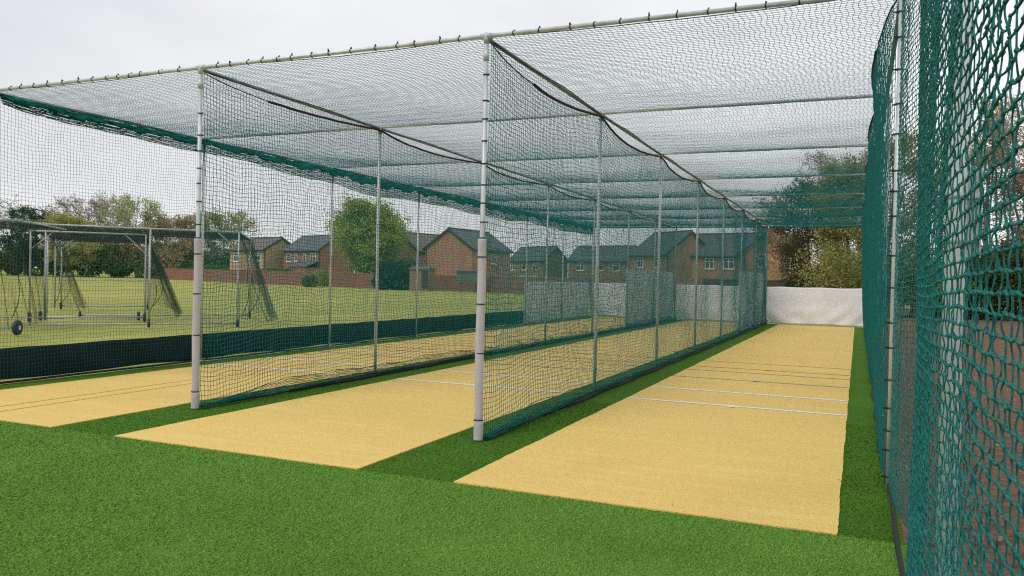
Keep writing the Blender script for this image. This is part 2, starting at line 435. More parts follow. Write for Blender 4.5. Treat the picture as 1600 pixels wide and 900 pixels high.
def smooth_noise(a, b, seed, n=7, f0=0.6, f1=3.0):
    g = np.random.default_rng(seed); out = 0 * (a + b)
    for k in range(n):
        f = g.uniform(f0, f1); t = g.uniform(0, 6.28)
        out = out + np.sin(f * (a * math.cos(t) + b * math.sin(t)) + g.uniform(0, 6.28)) / n
    return out * 1.6


def sag_of(y, amp, first=None):
    """drop of the top rope below the beam"""
    t = (y / SP) % 1.0
    return 0.05 + amp * np.sin(np.pi * t ** 0.75) ** 0.9


CELL = 0.05
def wall_net(name, x, label, seed, amp=.18, gather=True, bulge=.05, lean=0.0, side=1, r=.0032, y0=0.02, skirt=None):
    cols = int(LEN / CELL)
    y = np.linspace(y0, LEN - .02, cols)
    top = H - sag_of(y, amp)
    rows_body = int((H - .2) / CELL)
    zb = np.linspace(0, 1, rows_body)
    gr = np.random.default_rng(seed)
    Z = []; X = []
    zlow = .17 if gather else .03
    grow = np.clip(y / 1.2, .25, 1) * (1 + .12 * np.sin(y * 1.7 + seed) + .08 * np.sin(y * 5.1))
    if gather:
        ng = 20
        for i in range(ng):
            f = i / ng
            Z.append(.02 + (zlow * grow) * f)
            X.append(side * (.03 + .06 * math.sin(math.pi * f) + (.022 if i % 2 else -.015)) + .01 * np.sin(y * 7 + i))
    for i, f in enumerate(zb):
        lo = zlow * grow if gather else np.full_like(y, zlow)
        Z.append(lo + (top - lo) * f); X.append(np.full_like(y, side * (.03 if gather else .0)))
    Z = np.array(Z); X = np.array(X); Y = np.broadcast_to(y, Z.shape).copy()
    t = (Y / SP) % 1.0
    env = np.sin(np.pi * t) * np.sin(np.pi * np.clip(Z / H, 0, 1))
    X = X + side * .0 + bulge * smooth_noise(Y, Z, seed) * (0.35 + .65 * env)
    X = X + lean * np.sin(np.pi * t) ** .5 * np.clip(Z / H, 0, 1) ** .6
    damp = np.clip(Z / .4, 0, 1) * np.clip((top - Z) / .3, 0, 1)
    Z = Z + (.035 * smooth_noise(Y, Z, seed + 3, f0=.8, f1=3.5) + .020 * smooth_noise(Y, Z, seed + 5, f0=6, f1=16)) * damp
    Y = Y + .035 * smooth_noise(Y, Z, seed + 9, f0=.8, f1=3.5) * damp + .012 * smooth_noise(Y, Z, seed + 4, f0=8, f1=20) * damp
    P = np.stack([x + X, Y, Z], -1)
    P += gr.normal(0, .0022, P.shape)
    P[..., 1] = np.clip(P[..., 1], y0 - .01, LEN)
    root = empty(name, label, 'net', (x, 0, 0), 0, 'green nets hanging in the frame')
    P[..., 0] -= x
    link('mesh_netting', net_mesh('mesh_netting', P, r, (1, 0, 0), (0, 1, 0), (0, 0, 1)), M['net'], root)
    # top rope: thin at first, then thick
    pr = P[-1]
    k0 = int(cols * .042)
    MB().tube([tuple(p) for p in pr[:k0 + 1:4]] + [tuple(pr[k0])], .007, 5).obj('top_rope', M['black'], root)
    MB().tube([tuple(p) for p in pr[k0::5]], .017 if name != 'side_net' or x > 0 else .006, 6).obj('top_rope', M['black'], root)['label'] = 'black top rope'
    yb = np.arange(y0 + .05, LEN, .22)
    pb = [(float(side * (.055 + .02 * math.sin(q * 3.1 + seed)) if gather else .012 * math.sin(q * 3)), float(q), .022) for q in yb]
    if gather:
        MB().tube(pb[:8], .012, 6).obj('bottom_rope', M['black'], root)
        MB().tube(pb[7:], [.02 + .022 * min(1, i / 6) for i in range(len(pb) - 7)], 7).obj('bottom_band', M['black'], root)  # black tube along the net foot, thickening away from the front
    else:
        MB().tube(pb, .018, 6).obj('bottom_rope', M['black'], root)
    # short strip of roof-net edge between the beam and the rope in the first bay
    if skirt:
        ys = np.arange(.12, SP - .05, .055); n = 6
        Zs = np.array([(H - .03) + ((H - sag_of(ys, amp)) - (H - .03)) * (i / (n - 1)) for i in range(n)])
        Ys = np.broadcast_to(ys, Zs.shape) + .012 * smooth_noise(np.broadcast_to(ys, Zs.shape), Zs * 8, seed, f0=5, f1=14)
        Ps = np.stack([np.full(Zs.shape, side * .02), Ys, Zs], -1) + gr.normal(0, .003, Zs.shape + (3,))
        link('edge_netting', net_mesh('edge_netting', Ps, .0016, (1, 0, 0), (0, 1, 0), (0, 0, 1)), M['net_roof'], root)
    return root


wall_net('divider_net', 0.0, 'green net dividing the nearest lane from the middle lane', 11, skirt=True)
wall_net('divider_net', -LW, 'green net dividing the middle lane from the far left lane', 23, amp=.11, skirt=True)
n0 = wall_net('side_net', -2 * LW, 'green net along the far left side, behind the navy windbreak', 31, amp=.10, gather=False, bulge=.03, r=.0022)
wall_net('side_net', LW - .02, 'green net along the right side, steeply seen and bulging into the nearest lane', 47, amp=.12, gather=False, bulge=.035, lean=-.17)

# gathered spare netting under the beam of the far left side
def gathered(parent):
    y = np.arange(.1, LEN - .1, .03); n = 28
    hgt = np.clip(.12 + .028 * y, 0, .38) + .03 * np.sin(y * .9) + .02 * np.sin(y * 2.3)
    Z = np.array([(H - .03) - hgt * (i / (n - 1)) - .03 * np.sin(np.pi * ((y / SP) % 1)) for i in range(n)])
    X = np.array([.03 * math.sin(i * 1.9) + .05 + .02 * np.sin(y * 9 + i) for i in range(n)])
    Y = np.broadcast_to(y, Z.shape) + .02 * smooth_noise(Z * 5, np.broadcast_to(y, Z.shape), 5, f0=4, f1=12)
    P = np.stack([X, Y, Z], -1) + np.random.default_rng(3).normal(0, .0022, Z.shape + (3,))
    # the bunched core of the spare netting
    ny = len(y[::3]); yc = y[::3]; hh = hgt[::3]; ang = np.arange(12) * 2 * np.pi / 12; gq = np.random.default_rng(8)
    hs = hh * (.20 + .05 * np.sin(yc * 6.1) + .03 * np.sin(yc * 17)); cz = H - .035 - hs - .03 * np.sin(np.pi * ((yc / SP) % 1))
    V = np.stack([.06 + (.026 + .006 * np.sin(yc * 5))[:, None] * np.cos(ang)[None], np.broadcast_to(yc[:, None], (ny, 12)), cz[:, None] + hs[:, None] * np.sin(ang)[None]], -1)
    V = V + gq.normal(0, .004, V.shape)
    idx = np.arange(ny * 12).reshape(ny, 12); nx = np.roll(idx, -1, 1)
    link('bunched_netting', quads_mesh('bunched_netting', V.reshape(-1, 3), np.stack([idx[:-1], nx[:-1], nx[1:], idx[1:]], -1).reshape(-1, 4)), M['net_bunch'], parent)
    link('gathered_netting', net_mesh('gathered_netting', P, .0052, (1, 0, 0), (0, 1, 0), (0, 0, 1)), M['net'], parent)


gathered(n0)

# roof nets
def roof_net(k, label):
    x1 = LW - k * LW; x0 = x1 - LW
    cols = int(LEN / CELL); rows = int(LW / CELL)
    Y, X = np.meshgrid(np.linspace(.03, LEN - .03, cols), np.linspace(x0 + .002, x1 - .002, rows))
    t = (Y / SP) % 1.0; s = (X - x0) / LW
    sag = .06 * np.sin(np.pi * t) ** .8 * (.4 + .6 * np.sin(np.pi * s)) + .03 * np.sin(np.pi * s)
    Z = H + .015 - sag - .008 * (1 + smooth_noise(X, Y, k + 70, f0=1.5, f1=4))
    wob = .030 * smooth_noise(X, Y, k + 60, f0=2.0, f1=6)
    X2 = X + (.045 * np.sin(2 * np.pi * t + .8) * np.sin(np.pi * s) + wob) * np.sin(np.pi * s) + .012 * np.sin(Y * 19 + X * 4)
    Y2 = Y + .030 * smooth_noise(X, Y, k + 80, f0=2, f1=6) * np.sin(np.pi * t)
    P = np.stack([X2, Y2, Z], -1) + np.random.default_rng(k).normal(0, .0013, Z.shape + (3,))
    root = empty('roof_net', label, 'net', ((x0 + x1) / 2, 0, 0), 0, 'roof nets over the lanes')
    P[..., 0] -= (x0 + x1) / 2
    link('mesh_netting', net_mesh('mesh_netting', P, .0022, (0, 0, 1), (0, 1, 0), (1, 0, 0)), M['net_roof' if k == 9 else 'net_top'], root)
    pr = P[:, 0]
    MB().tube([tuple(p) for p in pr[::2]], .005, 5).obj('edge_rope', M['black'], root)
    MB().tube([(x0 + .04 - (x0 + x1) / 2, y, H - .035 - .02 * math.sin(y * 2.1)) for y in np.arange(.1, LEN, .3)], .006, 5).obj('edge_rope', M['black'], root)


M['net_top'] = newmat('net_top', (0.005, 0.130, 0.130), 0.8, 0, .08)
for k in range(3):
    roof_net(k, 'thin green roof net sagging over the ' + ['nearest lane', 'middle lane', 'far left lane'][k])

# back nets across the end of the lanes
for k in range(3):
    x1 = LW - k * LW; x0 = x1 - LW
    Xg, Zg = np.meshgrid(np.arange(x0 + .03, x1, CELL), np.arange(.05, H, CELL))
    Yg = LEN - .03 + .03 * smooth_noise(Xg, Zg, 90 + k)
    P = np.stack([Xg - (x0 + x1) / 2, Yg - LEN, Zg], -1) + rng.normal(0, .003, Xg.shape + (3,))
    root = empty('back_net', 'dark net across the far end of the ' + LANE_WORDS[k].split(' beside')[0].split(' between')[0] + ', over its white sheet', 'net', ((x0 + x1) / 2, LEN, 0), 0, 'back nets at the far end')
    link('mesh_netting', net_mesh('mesh_netting', P, .0012, (0, 1, 0), (1, 0, 0), (0, 0, 1)), M['net_black'], root)
    MB().tube([(-LW / 2 + .05, -.02, H - .07), (LW / 2 - .05, -.02, H - .07)], .035, 6).obj('gathered_edge', M['net'], root)


def cloth(name, a, b, h, mat, label, cat, seed, group=None, amp=.02, z0=.03, droop=.02, nz_=None):
    """upright fabric between ground points a and b"""
    a = np.array(a, float); b = np.array(b, float); Ln = np.linalg.norm(b - a)
    nu = max(8, int(Ln / .06)); nv = max(8, int(h / .05))
    U, V = np.meshgrid(np.linspace(0, 1, nu), np.linspace(0, 1, nv))
    d = (b - a) / Ln; nn = np.array([-d[1], d[0]])
    g = np.random.default_rng(seed)
    w_ = .5 * smooth_noise(U * Ln * 2, V * h * 2, seed, 9, .6, 3)
    # diagonal folds from the lower corners
    fold = np.sin((U * Ln * 1.5 + V * h * 2.6) * 3.3 + 2 * w_) * np.exp(-((U - .05) ** 2 + V ** 2) * 5) \
        + np.sin(((1 - U) * Ln * 1.7 + V * h * 2.2) * 4.2 + 2 * w_) * np.exp(-((U - .95) ** 2 + V ** 2) * 4)
    off = amp * (w_ * 1.6 + fold * 1.1) + amp * .5 * np.sin(V * h * 9 + 3 * w_) * (1 - V)
    top = h - droop * np.abs(np.sin(U * Ln * 2.2 + seed)) * 1.0
    bot = z0 + .018 * np.sin(U * Ln * 1.3 + seed) ** 2
    Z = bot + (top - bot) * V
    X = d[0] * U * Ln + nn[0] * off; Y = d[1] * U * Ln + nn[1] * off
    P = np.stack([X, Y, Z], -1)
    T = .004 * np.array([nn[0], nn[1], 0])
    n = nu * nv
    idx = np.arange(n).reshape(nv, nu)
    q = np.stack([idx[:-1, :-1], idx[:-1, 1:], idx[1:, 1:], idx[1:, :-1]], -1).reshape(-1, 4)
    q2 = (q + n)[:, ::-1]
    edge = []
    ring = list(idx[0, :]) + list(idx[1:, -1]) + list(idx[-1, :-1][::-1]) + list(idx[1:-1, 0][::-1])
    for i in range(len(ring)):
        p_, q_ = ring[i], ring[(i + 1) % len(ring)]
        edge.append((q_, p_, p_ + n, q_ + n))
    me = quads_mesh(name, np.concatenate([P.reshape(-1, 3), P.reshape(-1, 3) + T]), np.concatenate([q, q2, np.array(edge)]))
    o = link(name, me, mat, None, (a[0], a[1], 0))
    return tag(o, label, cat, group)


cloth('back_sheet', (0.03, LEN - .09), (LW - .04, LEN - .09), 1.5, M['sheet'], 'crumpled white sheet hung across the end of the nearest lane', 'sheet', 5, 'white sheets round the lane ends', amp=.022)
cloth('back_sheet', (-LW + .06, LEN - .09), (-.06, LEN - .09), 1.5, M['sheet'], 'white sheet across the end of the middle lane', 'sheet', 6, 'white sheets round the lane ends')
cloth('back_sheet', (-2 * LW + .06, LEN - .09), (-LW - .06, LEN - .09), 1.5, M['sheet'], 'white sheet across the end of the far left lane', 'sheet', 7, 'white sheets round the lane ends')
cloth('side_sheet', (-.06, SP * 5 + .03), (-.06, LEN - .15), 2.0, M['sheet'], 'tall white side sheet between nearest and middle lane, at the far end', 'sheet', 8, 'white sheets round the lane ends')
cloth('side_sheet', (-LW - .06, SP * 5 + .03), (-LW - .06, LEN - .15), 2.0, M['sheet'], 'tall white side sheet between middle and far left lane, at the far end', 'sheet', 9, 'white sheets round the lane ends')
cloth('side_sheet', (-2 * LW - .07, SP * 5 + .03), (-2 * LW - .07, LEN - .15), 1.5, M['sheet'], 'lower white side sheet continuing the navy windbreak', 'sheet', 10, 'white sheets round the lane ends')
cloth('windbreak', (-2 * LW - .05, -4.0), (-2 * LW - .05, SP * 5 - .02), .49, M['tarp'], 'low navy windbreak strip along the foot of the far left net', 'windbreak', 12, amp=.016, z0=.035, droop=.008)

# ------------------------------------------------------------------ frame: poles, beams, ties, foam sleeves
def ring_mesh(r, hgt=.012, tail=None, axis='z'):
    mb = MB(); n = 12; ro = r + .004
    V = []; F = []
    for z in (-hgt / 2, hgt / 2):
        for rr in (r, ro):
            for k in range(n):
                t = 2 * math.pi * k / n; V.append((rr * math.cos(t), rr * math.sin(t), z))
    for k in range(n):
        j = (k + 1) % n
        F += [(n + k, n + j, 3 * n + j, 3 * n + k), (k, 2 * n + k, 2 * n + j, j), (2 * n + k, 3 * n + k, 3 * n + j, 2 * n + j), (k, j, n + j, n + k)]
    mb.add(V, F, True)
    if tail:
        a = tail
        mb.box((ro * .6, -.004, -hgt / 2), (ro + a, .004, hgt / 2))
        mb.box((ro * .9, -.007, -.008), (ro * .9 + .012, .007, .008))
    me = mb.mesh('cable_tie')
    if axis != 'z':
        rot = Matrix.Rotation(-math.pi / 2, 4, 'Y')        # ring axis -> x, tail (x) -> z
        me.transform(rot)
        if axis == 'y': me.transform(Matrix.Rotation(math.pi / 2, 4, 'Z'))
    me.materials.append(M['tie'])
    return me


TIE = {}
def tie(kind, r, tail, axis, parent, loc, rz=0):
    key = (kind, r, tail, axis)
    if key not in TIE: TIE[key] = ring_mesh(r, .011, tail, axis)
    o = bpy.data.objects.new('cable_tie', TIE[key]); COL.objects.link(o); o.parent = parent
    o.location = loc; o.rotation_euler = (0, 0, rz) if axis == 'z' else (0, 0, 0)
    if axis == 'x': o.rotation_euler = (rz, 0, 0)
    return o


def tube_mesh(r, h, n=20):
    return MB().tube([(0, 0, 0), (0, 0, h)], r, n)


ORD = ['', 'second', 'third', 'fourth', 'fifth', 'sixth', 'seventh', 'farthest']
ROWS = {0: 'net between nearest and middle lane', -1: 'net between middle and far left lane', -2: 'far left side net'}
# padded corner poles
for i, (nm, lab) in enumerate((('', 'tall galvanised pole with grey foam sleeve in front of the middle of the frame'),
                               ('', 'tall galvanised pole with grey foam sleeve between middle and far left lane'))):
    x = -i * LW
    root = empty('padded_pole', lab, 'pole', (x, 0, 0), 0, 'padded front poles')
    tube_mesh(.0225, H - .03, 24).obj('post', M['galv'], root)
    MB().tube([(0, 0, H - .24), (0, 0, H - .13)], .028, 20).obj('clamp', M['galv'], root)
    MB().tube([(-.06, 0, H), (.06, 0, H)], .029, 20).tube([(0, 0, H - .07), (0, 0, H + .028)], .028, 16).obj('tee_fitting', M['galv'], root)
    # foam sleeve in three lengths with a small gap
    secs = [(.006, .20, .047), (.206, 1.975, .0425)]
    for (za, zb, r) in secs:
        pts = [(0, 0, za), (0, 0, za + .01)] + [(.003 * math.sin(z_ * 5), .003 * math.cos(z_ * 4), z_) for z_ in np.linspace(za + .03, zb - .03, 12)] + [(0, 0, zb - .01), (0, 0, zb)]
        rr = [r * .94, r] + [r * (1 + .015 * math.sin(z_ * 9)) for z_ in np.linspace(za, zb, 12)] + [r, r * .93]
        MB().tube(pts, rr, 28).obj('foam_sleeve', M['foam'], root)
    for z_ in (.205, .86, 1.34, 1.80, 1.985):
        tie('p', .0435 if z_ < 1.95 else .024, .0, 'z', root, (0, 0, z_))
    a_ = -1.25
    for (za, zb) in ((.95, 1.24), (.52, .70), (1.85, 1.93)):
        MB().add([(.0438 * math.cos(a_), .0438 * math.sin(a_), za), (.0438 * math.cos(a_ + .05), .0438 * math.sin(a_ + .05), za),
                  (.0438 * math.cos(a_ + .05), .0438 * math.sin(a_ + .05), zb), (.0438 * math.cos(a_), .0438 * math.sin(a_), zb)], [(0, 1, 2, 3)]).obj('printed_strip', M['dash'], root)
    z_ = 2.14
    while z_ < H - .3:
        tie('p', .0235, .018, 'z', root, (0, 0, z_), random.uniform(-.6, 2.8)); z_ += random.uniform(.17, .27)

# right front corner pole (inside the right-hand net)
root = empty('corner_pole', 'slim galvanised pole at the front right corner, tied to the green net', 'pole', (LW, 0, 0), 0)
tube_mesh(.0235, H - .03, 20).obj('post', M['galv'], root)
MB().tube([(-.07, 0, H), (.05, 0, H)], .036, 16).obj('tee_fitting', M['galv'], root)
z_ = .08
while z_ < H - .15:
    tie('p', .0245, .03, 'z', root, (0, 0, z_), random.uniform(2.6, 3.6)); z_ += random.uniform(.14, .34)

# inner poles of every row
pole_proto = None
for row in (0, -1, -2):
    for k in range(1 if row > -2 else 0, NB + 1):
        lab = 'thin galvanised %s pole from the front along the %s' % (ORD[k] if k else 'first', ROWS[row]) if k < 7 else 'thin galvanised pole at the far end of the ' + ROWS[row]
        root = empty('net_pole', lab, 'pole', (row * LW, k * SP, 0), 0, 'thin poles along the nets')
        if pole_proto is None:
            a = tube_mesh(.024, H - .03, 14).obj('post', M['galv'], root)
            b = MB().tube([(0, 0, H - .10), (0, 0, H + .0)], .031, 12).obj('clamp', M['galv'], root)
            c = MB().tube([(0, 0, .0), (0, 0, .03)], .045, 14).obj('base_collar', M['galv'], root)
            pole_proto = (a, b, c)
        else:
            for q in pole_proto:
                c = q.copy(); COL.objects.link(c); c.parent = root
# right-hand row, outside the net
for k in (1, 2, 3, 4, 5, 6, 7):
    root = empty('net_pole', 'thin galvanised %s pole standing behind the right-hand net' % (ORD[k] if k < 7 else 'end'), 'pole', (LW + .03, k * SP, 0), 0, 'thin poles along the nets')
    for q in pole_proto:
        c = q.copy(); COL.objects.link(c); c.parent = root

# beams
fb = empty('front_beam', 'long galvanised tube across the top front of the frame with black ties', 'beam', (0, 0, H))
MB().tube([(-3.2 * LW, 0, 0), (LW * 1.02, 0, 0)], .0215, 18).obj('tube', M['galv'], fb)
x = -3 * LW + .1
while x < LW - .05:
    if abs(x) > .12 and abs(x + LW) > .12:
        tie('b', .0225, random.choice([.006, .016, .026]), 'x', fb, (x, 0, 0), random.uniform(-.7, .7))
    x += random.uniform(.18, .32)
for k in range(1, NB + 1):
    lab = 'roof tube crossing the three lanes, %s from the front' % ['first', 'second', 'third', 'fourth', 'fifth', 'sixth', 'farthest'][k - 1]
    o = MB().tube([(-2 * LW, 0, 0), (LW, 0, 0)], .021, 12).obj('cross_beam', M['galv'], None, (0, k * SP, H - .005))
    tag(o, lab, 'beam', 'tubes crossing the roof')
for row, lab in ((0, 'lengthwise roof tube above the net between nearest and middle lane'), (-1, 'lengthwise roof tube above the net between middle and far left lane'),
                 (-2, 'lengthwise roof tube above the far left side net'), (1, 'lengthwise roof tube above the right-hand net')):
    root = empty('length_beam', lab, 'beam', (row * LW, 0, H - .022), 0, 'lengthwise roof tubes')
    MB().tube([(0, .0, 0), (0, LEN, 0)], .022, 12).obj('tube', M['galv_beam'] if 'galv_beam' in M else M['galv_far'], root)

# left front post of the far left lane sits just outside the picture
# ------------------------------------------------------------------ wing net beyond the right corner
WY0, WY1 = -8.4, 0.0
def wing():
    root = empty('wing_net', 'coarse braided green net close to the camera, right of the corner pole', 'net', (LW, 0, 0))
    cols = int((WY1 - WY0) / .047); rows = int(4.0 / .037)
    sub = 3
    yc = np.linspace(WY1, WY0, cols)
    # depth profile: out behind, then in front of the near post
    def xof(y, z):
        b = .13 * np.exp(-((y + 1.65) / .8) ** 2) - .036 * np.clip((-y - 2.2) / .9, 0, 1)
        return b + .012 * np.sin(y * 2.1 + z * 1.3) * np.clip(-y, 0, 1) + .005 * np.sin(y * 7 + z * 3) * np.clip(-y, 0, 1)
    gn = np.random.default_rng(101)
    Yk, Zk = np.meshgrid(yc, np.linspace(.02, 4.0, rows))
    jz = gn.normal(0, .0016, Yk.shape); jy = gn.normal(0, .0042, Yk.shape)
    dip = -.11 * (1 - np.exp(-np.clip(-Yk, 0, 9) / .35)) * np.exp(-np.clip(-Yk, 0, 9) / 3.0) * np.clip(Zk / .5, 0, 1)
    low = .035 * smooth_noise(Yk, Zk, 55, f0=1, f1=3) * np.clip(-Yk, 0, 1) * np.clip(Zk / .5, 0, 1)
    Zn = Zk + dip + low + jz; Yn = Yk + .03 * smooth_noise(Yk, Zk, 56, f0=1, f1=5) * np.clip(-Yk, 0, 1) + jy
    Xn = xof(Yn, Zn) + gn.normal(0, .0018, Yk.shape)
    P = np.stack([Xn, Yn, Zn], -1)
    keep = Yn
    Vs, Qs = [], []; base = 0
    sd = 6; ang = np.arange(sd) * 2 * np.pi / sd
    def strands(A, B, r0, r1, bow, twist):
        """tubes from A to B (n x 3) with a slack bow and a thick, knotted pair of ends"""
        nonlocal base
        n = len(A); T = np.linspace(0, 1, 7)
        prof = np.array([1.0, .92, .84, .80, .84, .92, 1.0])
        D = B - A; Ln = np.linalg.norm(D, axis=1, keepdims=True); D = D / Ln
        n1 = np.cross(D, np.array([[0.37, .2, .9]])); n1 /= np.linalg.norm(n1, axis=1, keepdims=True)
        n2 = np.cross(D, n1)
        C = A[:, None] + (B - A)[:, None] * T[None, :, None] + bow[:, None, :] * (4 * T * (1 - T))[None, :, None]
        rr = (r0 + (r1 - r0) * 0) * prof
        V = C[:, :, None, :] + rr[None, :, None, None] * (np.cos(ang)[None, None, :, None] * n1[:, None, None] + np.sin(ang)[None, None, :, None] * n2[:, None, None])
        idx = base + np.arange(n * 7 * sd).reshape(n, 7, sd); nx = np.roll(idx, -1, 2)
        Qs.append(np.stack([idx[:, :-1], nx[:, :-1], nx[:, 1:], idx[:, 1:]], -1).reshape(-1, 4))
        Vs.append(V.reshape(-1, 3)); base += n * 7 * sd
    A = P[:, :-1].reshape(-1, 3); B = P[:, 1:].reshape(-1, 3)
    strands(A, B, .0029, 0, gn.normal(0, .0010, A.shape) - np.array([0, 0, .0028]), 0)
    A = P[:-1].reshape(-1, 3); B = P[1:].reshape(-1, 3)
    strands(A, B, .0021, 0, gn.normal(0, .0038, A.shape) * np.array([.8, 1.4, .3]), 0)
    # knots: squashed octahedra subdivided to 18-face lumps
    kp = P.reshape(-1, 3); n = len(kp)
    lat = [(0, 1, 0)] + [(math.cos(t) * .87, .5, math.sin(t) * .87) for t in ang] + [(math.cos(t) * .87, -.5, math.sin(t) * .87) for t in ang] + [(0, -1, 0)]
    lat = np.array(lat)
    sc = np.array([.0049, .0066, .0052]) * gn.uniform(.8, 1.2, (n, 1, 1)).repeat(3, 2)
    V = kp[:, None] + lat[None] * sc
    i0 = base + np.arange(n)[:, None] * 14
    for k in range(6):
        j = (k + 1) % 6
        Qs.append(np.concatenate([i0 + 1 + k, i0 + 1 + j, i0 + 7 + j, i0 + 7 + k], 1))
    for k in (0, 2, 4):
        Qs.append(np.concatenate([i0, i0 + 1 + (k + 2) % 6, i0 + 1 + (k + 1) % 6, i0 + 1 + k], 1))
        Qs.append(np.concatenate([i0 + 13, i0 + 7 + k, i0 + 7 + (k + 1) % 6, i0 + 7 + (k + 2) % 6], 1))
    Vs.append(V.reshape(-1, 3)); base += n * 14
    link('mesh_netting', quads_mesh('mesh_netting', np.concatenate(Vs), np.concatenate(Qs)), M['net_near'], root)
    # foot rope lying on the turf edge
    MB().tube([(.004 * math.sin(q * 3), -q, .016) for q in np.arange(.02, 8.4, .2)], .014, 8).obj('foot_rope', M['black'], root)
    # doubled edge strand beside the pole
    MB().tube([(.05 + .006 * math.sin(z * 21), -.05, z) for z in np.arange(.1, 4.0, .08)], .004, 5).obj('edge_rope', M['net_near'], root)


wing()
gp = empty('gate_post', 'stout galvanised post behind the coarse net, carrying hinge plates', 'post', (LW + .055, -SP, 0))
tube_mesh(.036, H + .2, 24).obj('post', M['galv_post'], gp)
gf = empty('steel_gate', 'slimmer dull steel gate upright hinged beside the stout post', 'gate', (LW + .10, -SP + .36, 0))
tube_mesh(.022, H, 16).obj('upright', M['galv_far'], gf)
MB().box((.03, -.012, 1.71), (.075, -.004, 2.03)).obj('hinge_plate', M['galv_far'], gp)
MB().box((.074, -.018, 1.71), (.079, .03, 2.03)).obj('plate_flange', M['galv'], gp)
for zz in (1.76, 1.92):
    MB().tube([(0, 0, zz), (0, 0, zz + .022)], .041, 18).box((.035, -.03, zz), (.072, -.013, zz + .02)).tube([(.055, -.04, zz + .01), (.055, .0, zz + .01)], .009, 8).obj('u_bolt', M['galv'], gp)

# ------------------------------------------------------------------ mobile batting cages on the field
def drape(parent, pts_top, pts_bot, seed, name='draped_net', cell=.05, r=.0017, bow=.12):
    """net hanging between a top polyline and a bottom polyline"""
    def res(pts, n):
        pts = np.array(pts, float); s = np.r_[0, np.cumsum(np.linalg.norm(np.diff(pts, axis=0), axis=1))]
        q = np.linspace(0, s[-1], n); return np.stack([np.interp(q, s, pts[:, i]) for i in range(3)], -1), s[-1]
    _, l1 = res(pts_top, 2); _, l2 = res(pts_bot, 2)
    n = max(4, int(max(l1, l2) / cell))
    A, _ = res(pts_top, n); B, _ = res(pts_bot, n)
    hgt = np.linalg.norm(A - B, axis=1).mean(); m_ = max(4, int(hgt / cell))
    t = np.linspace(0, 1, m_)[:, None, None]
    P = A[None] * (1 - t) + B[None] * t
    u = np.linspace(0, 1, n)[None, :]; tt = t[:, :, 0]
    dd = A[-1] - A[0]; dd[2] = 0; dd /= (np.linalg.norm(dd) + 1e-6); nn = np.array([-dd[1], dd[0], 0])
    fold = bow * np.sin(np.pi * tt) * smooth_noise(u * l1 * 4 + 0 * tt, tt * 1.0 + 0 * u, seed) + .06 * np.sin(u * l1 * 9 + seed) * tt
    P = P + nn * fold[..., None]
    P += np.random.default_rng(seed).normal(0, .004, P.shape)
    up = np.array([0, 0, 1.]) if abs(A[0][2] - B[0][2]) > .5 else np.array([dd[1], -dd[0], 0])
    no = nn if up[2] else np.array([0, 0, 1.])
    return link(name, net_mesh(name, P, r, no, dd, up), M['cage_net'], parent)


M['cage_net'] = newmat('cage_net', (0.016, 0.018, 0.018), 0.8)


def wheel(parent, p, r=.2, wdt=.12, d=(0, 1, 0)):
    d = Vector(d).normalized(); p = Vector(p)
    t = MB().tube([p - d * wdt / 2, p - d * wdt * .42, p - d * wdt * .2, p + d * wdt * .2, p + d * wdt * .42, p + d * wdt / 2], [r * .72, r * .93, r, r, r * .93, r * .72], 20).obj('wheel', M['rubber'], parent)
    MB().tube([p - d * wdt * .56, p + d * wdt * .56], r * .3, 14).obj('hub', M['galv'], t)


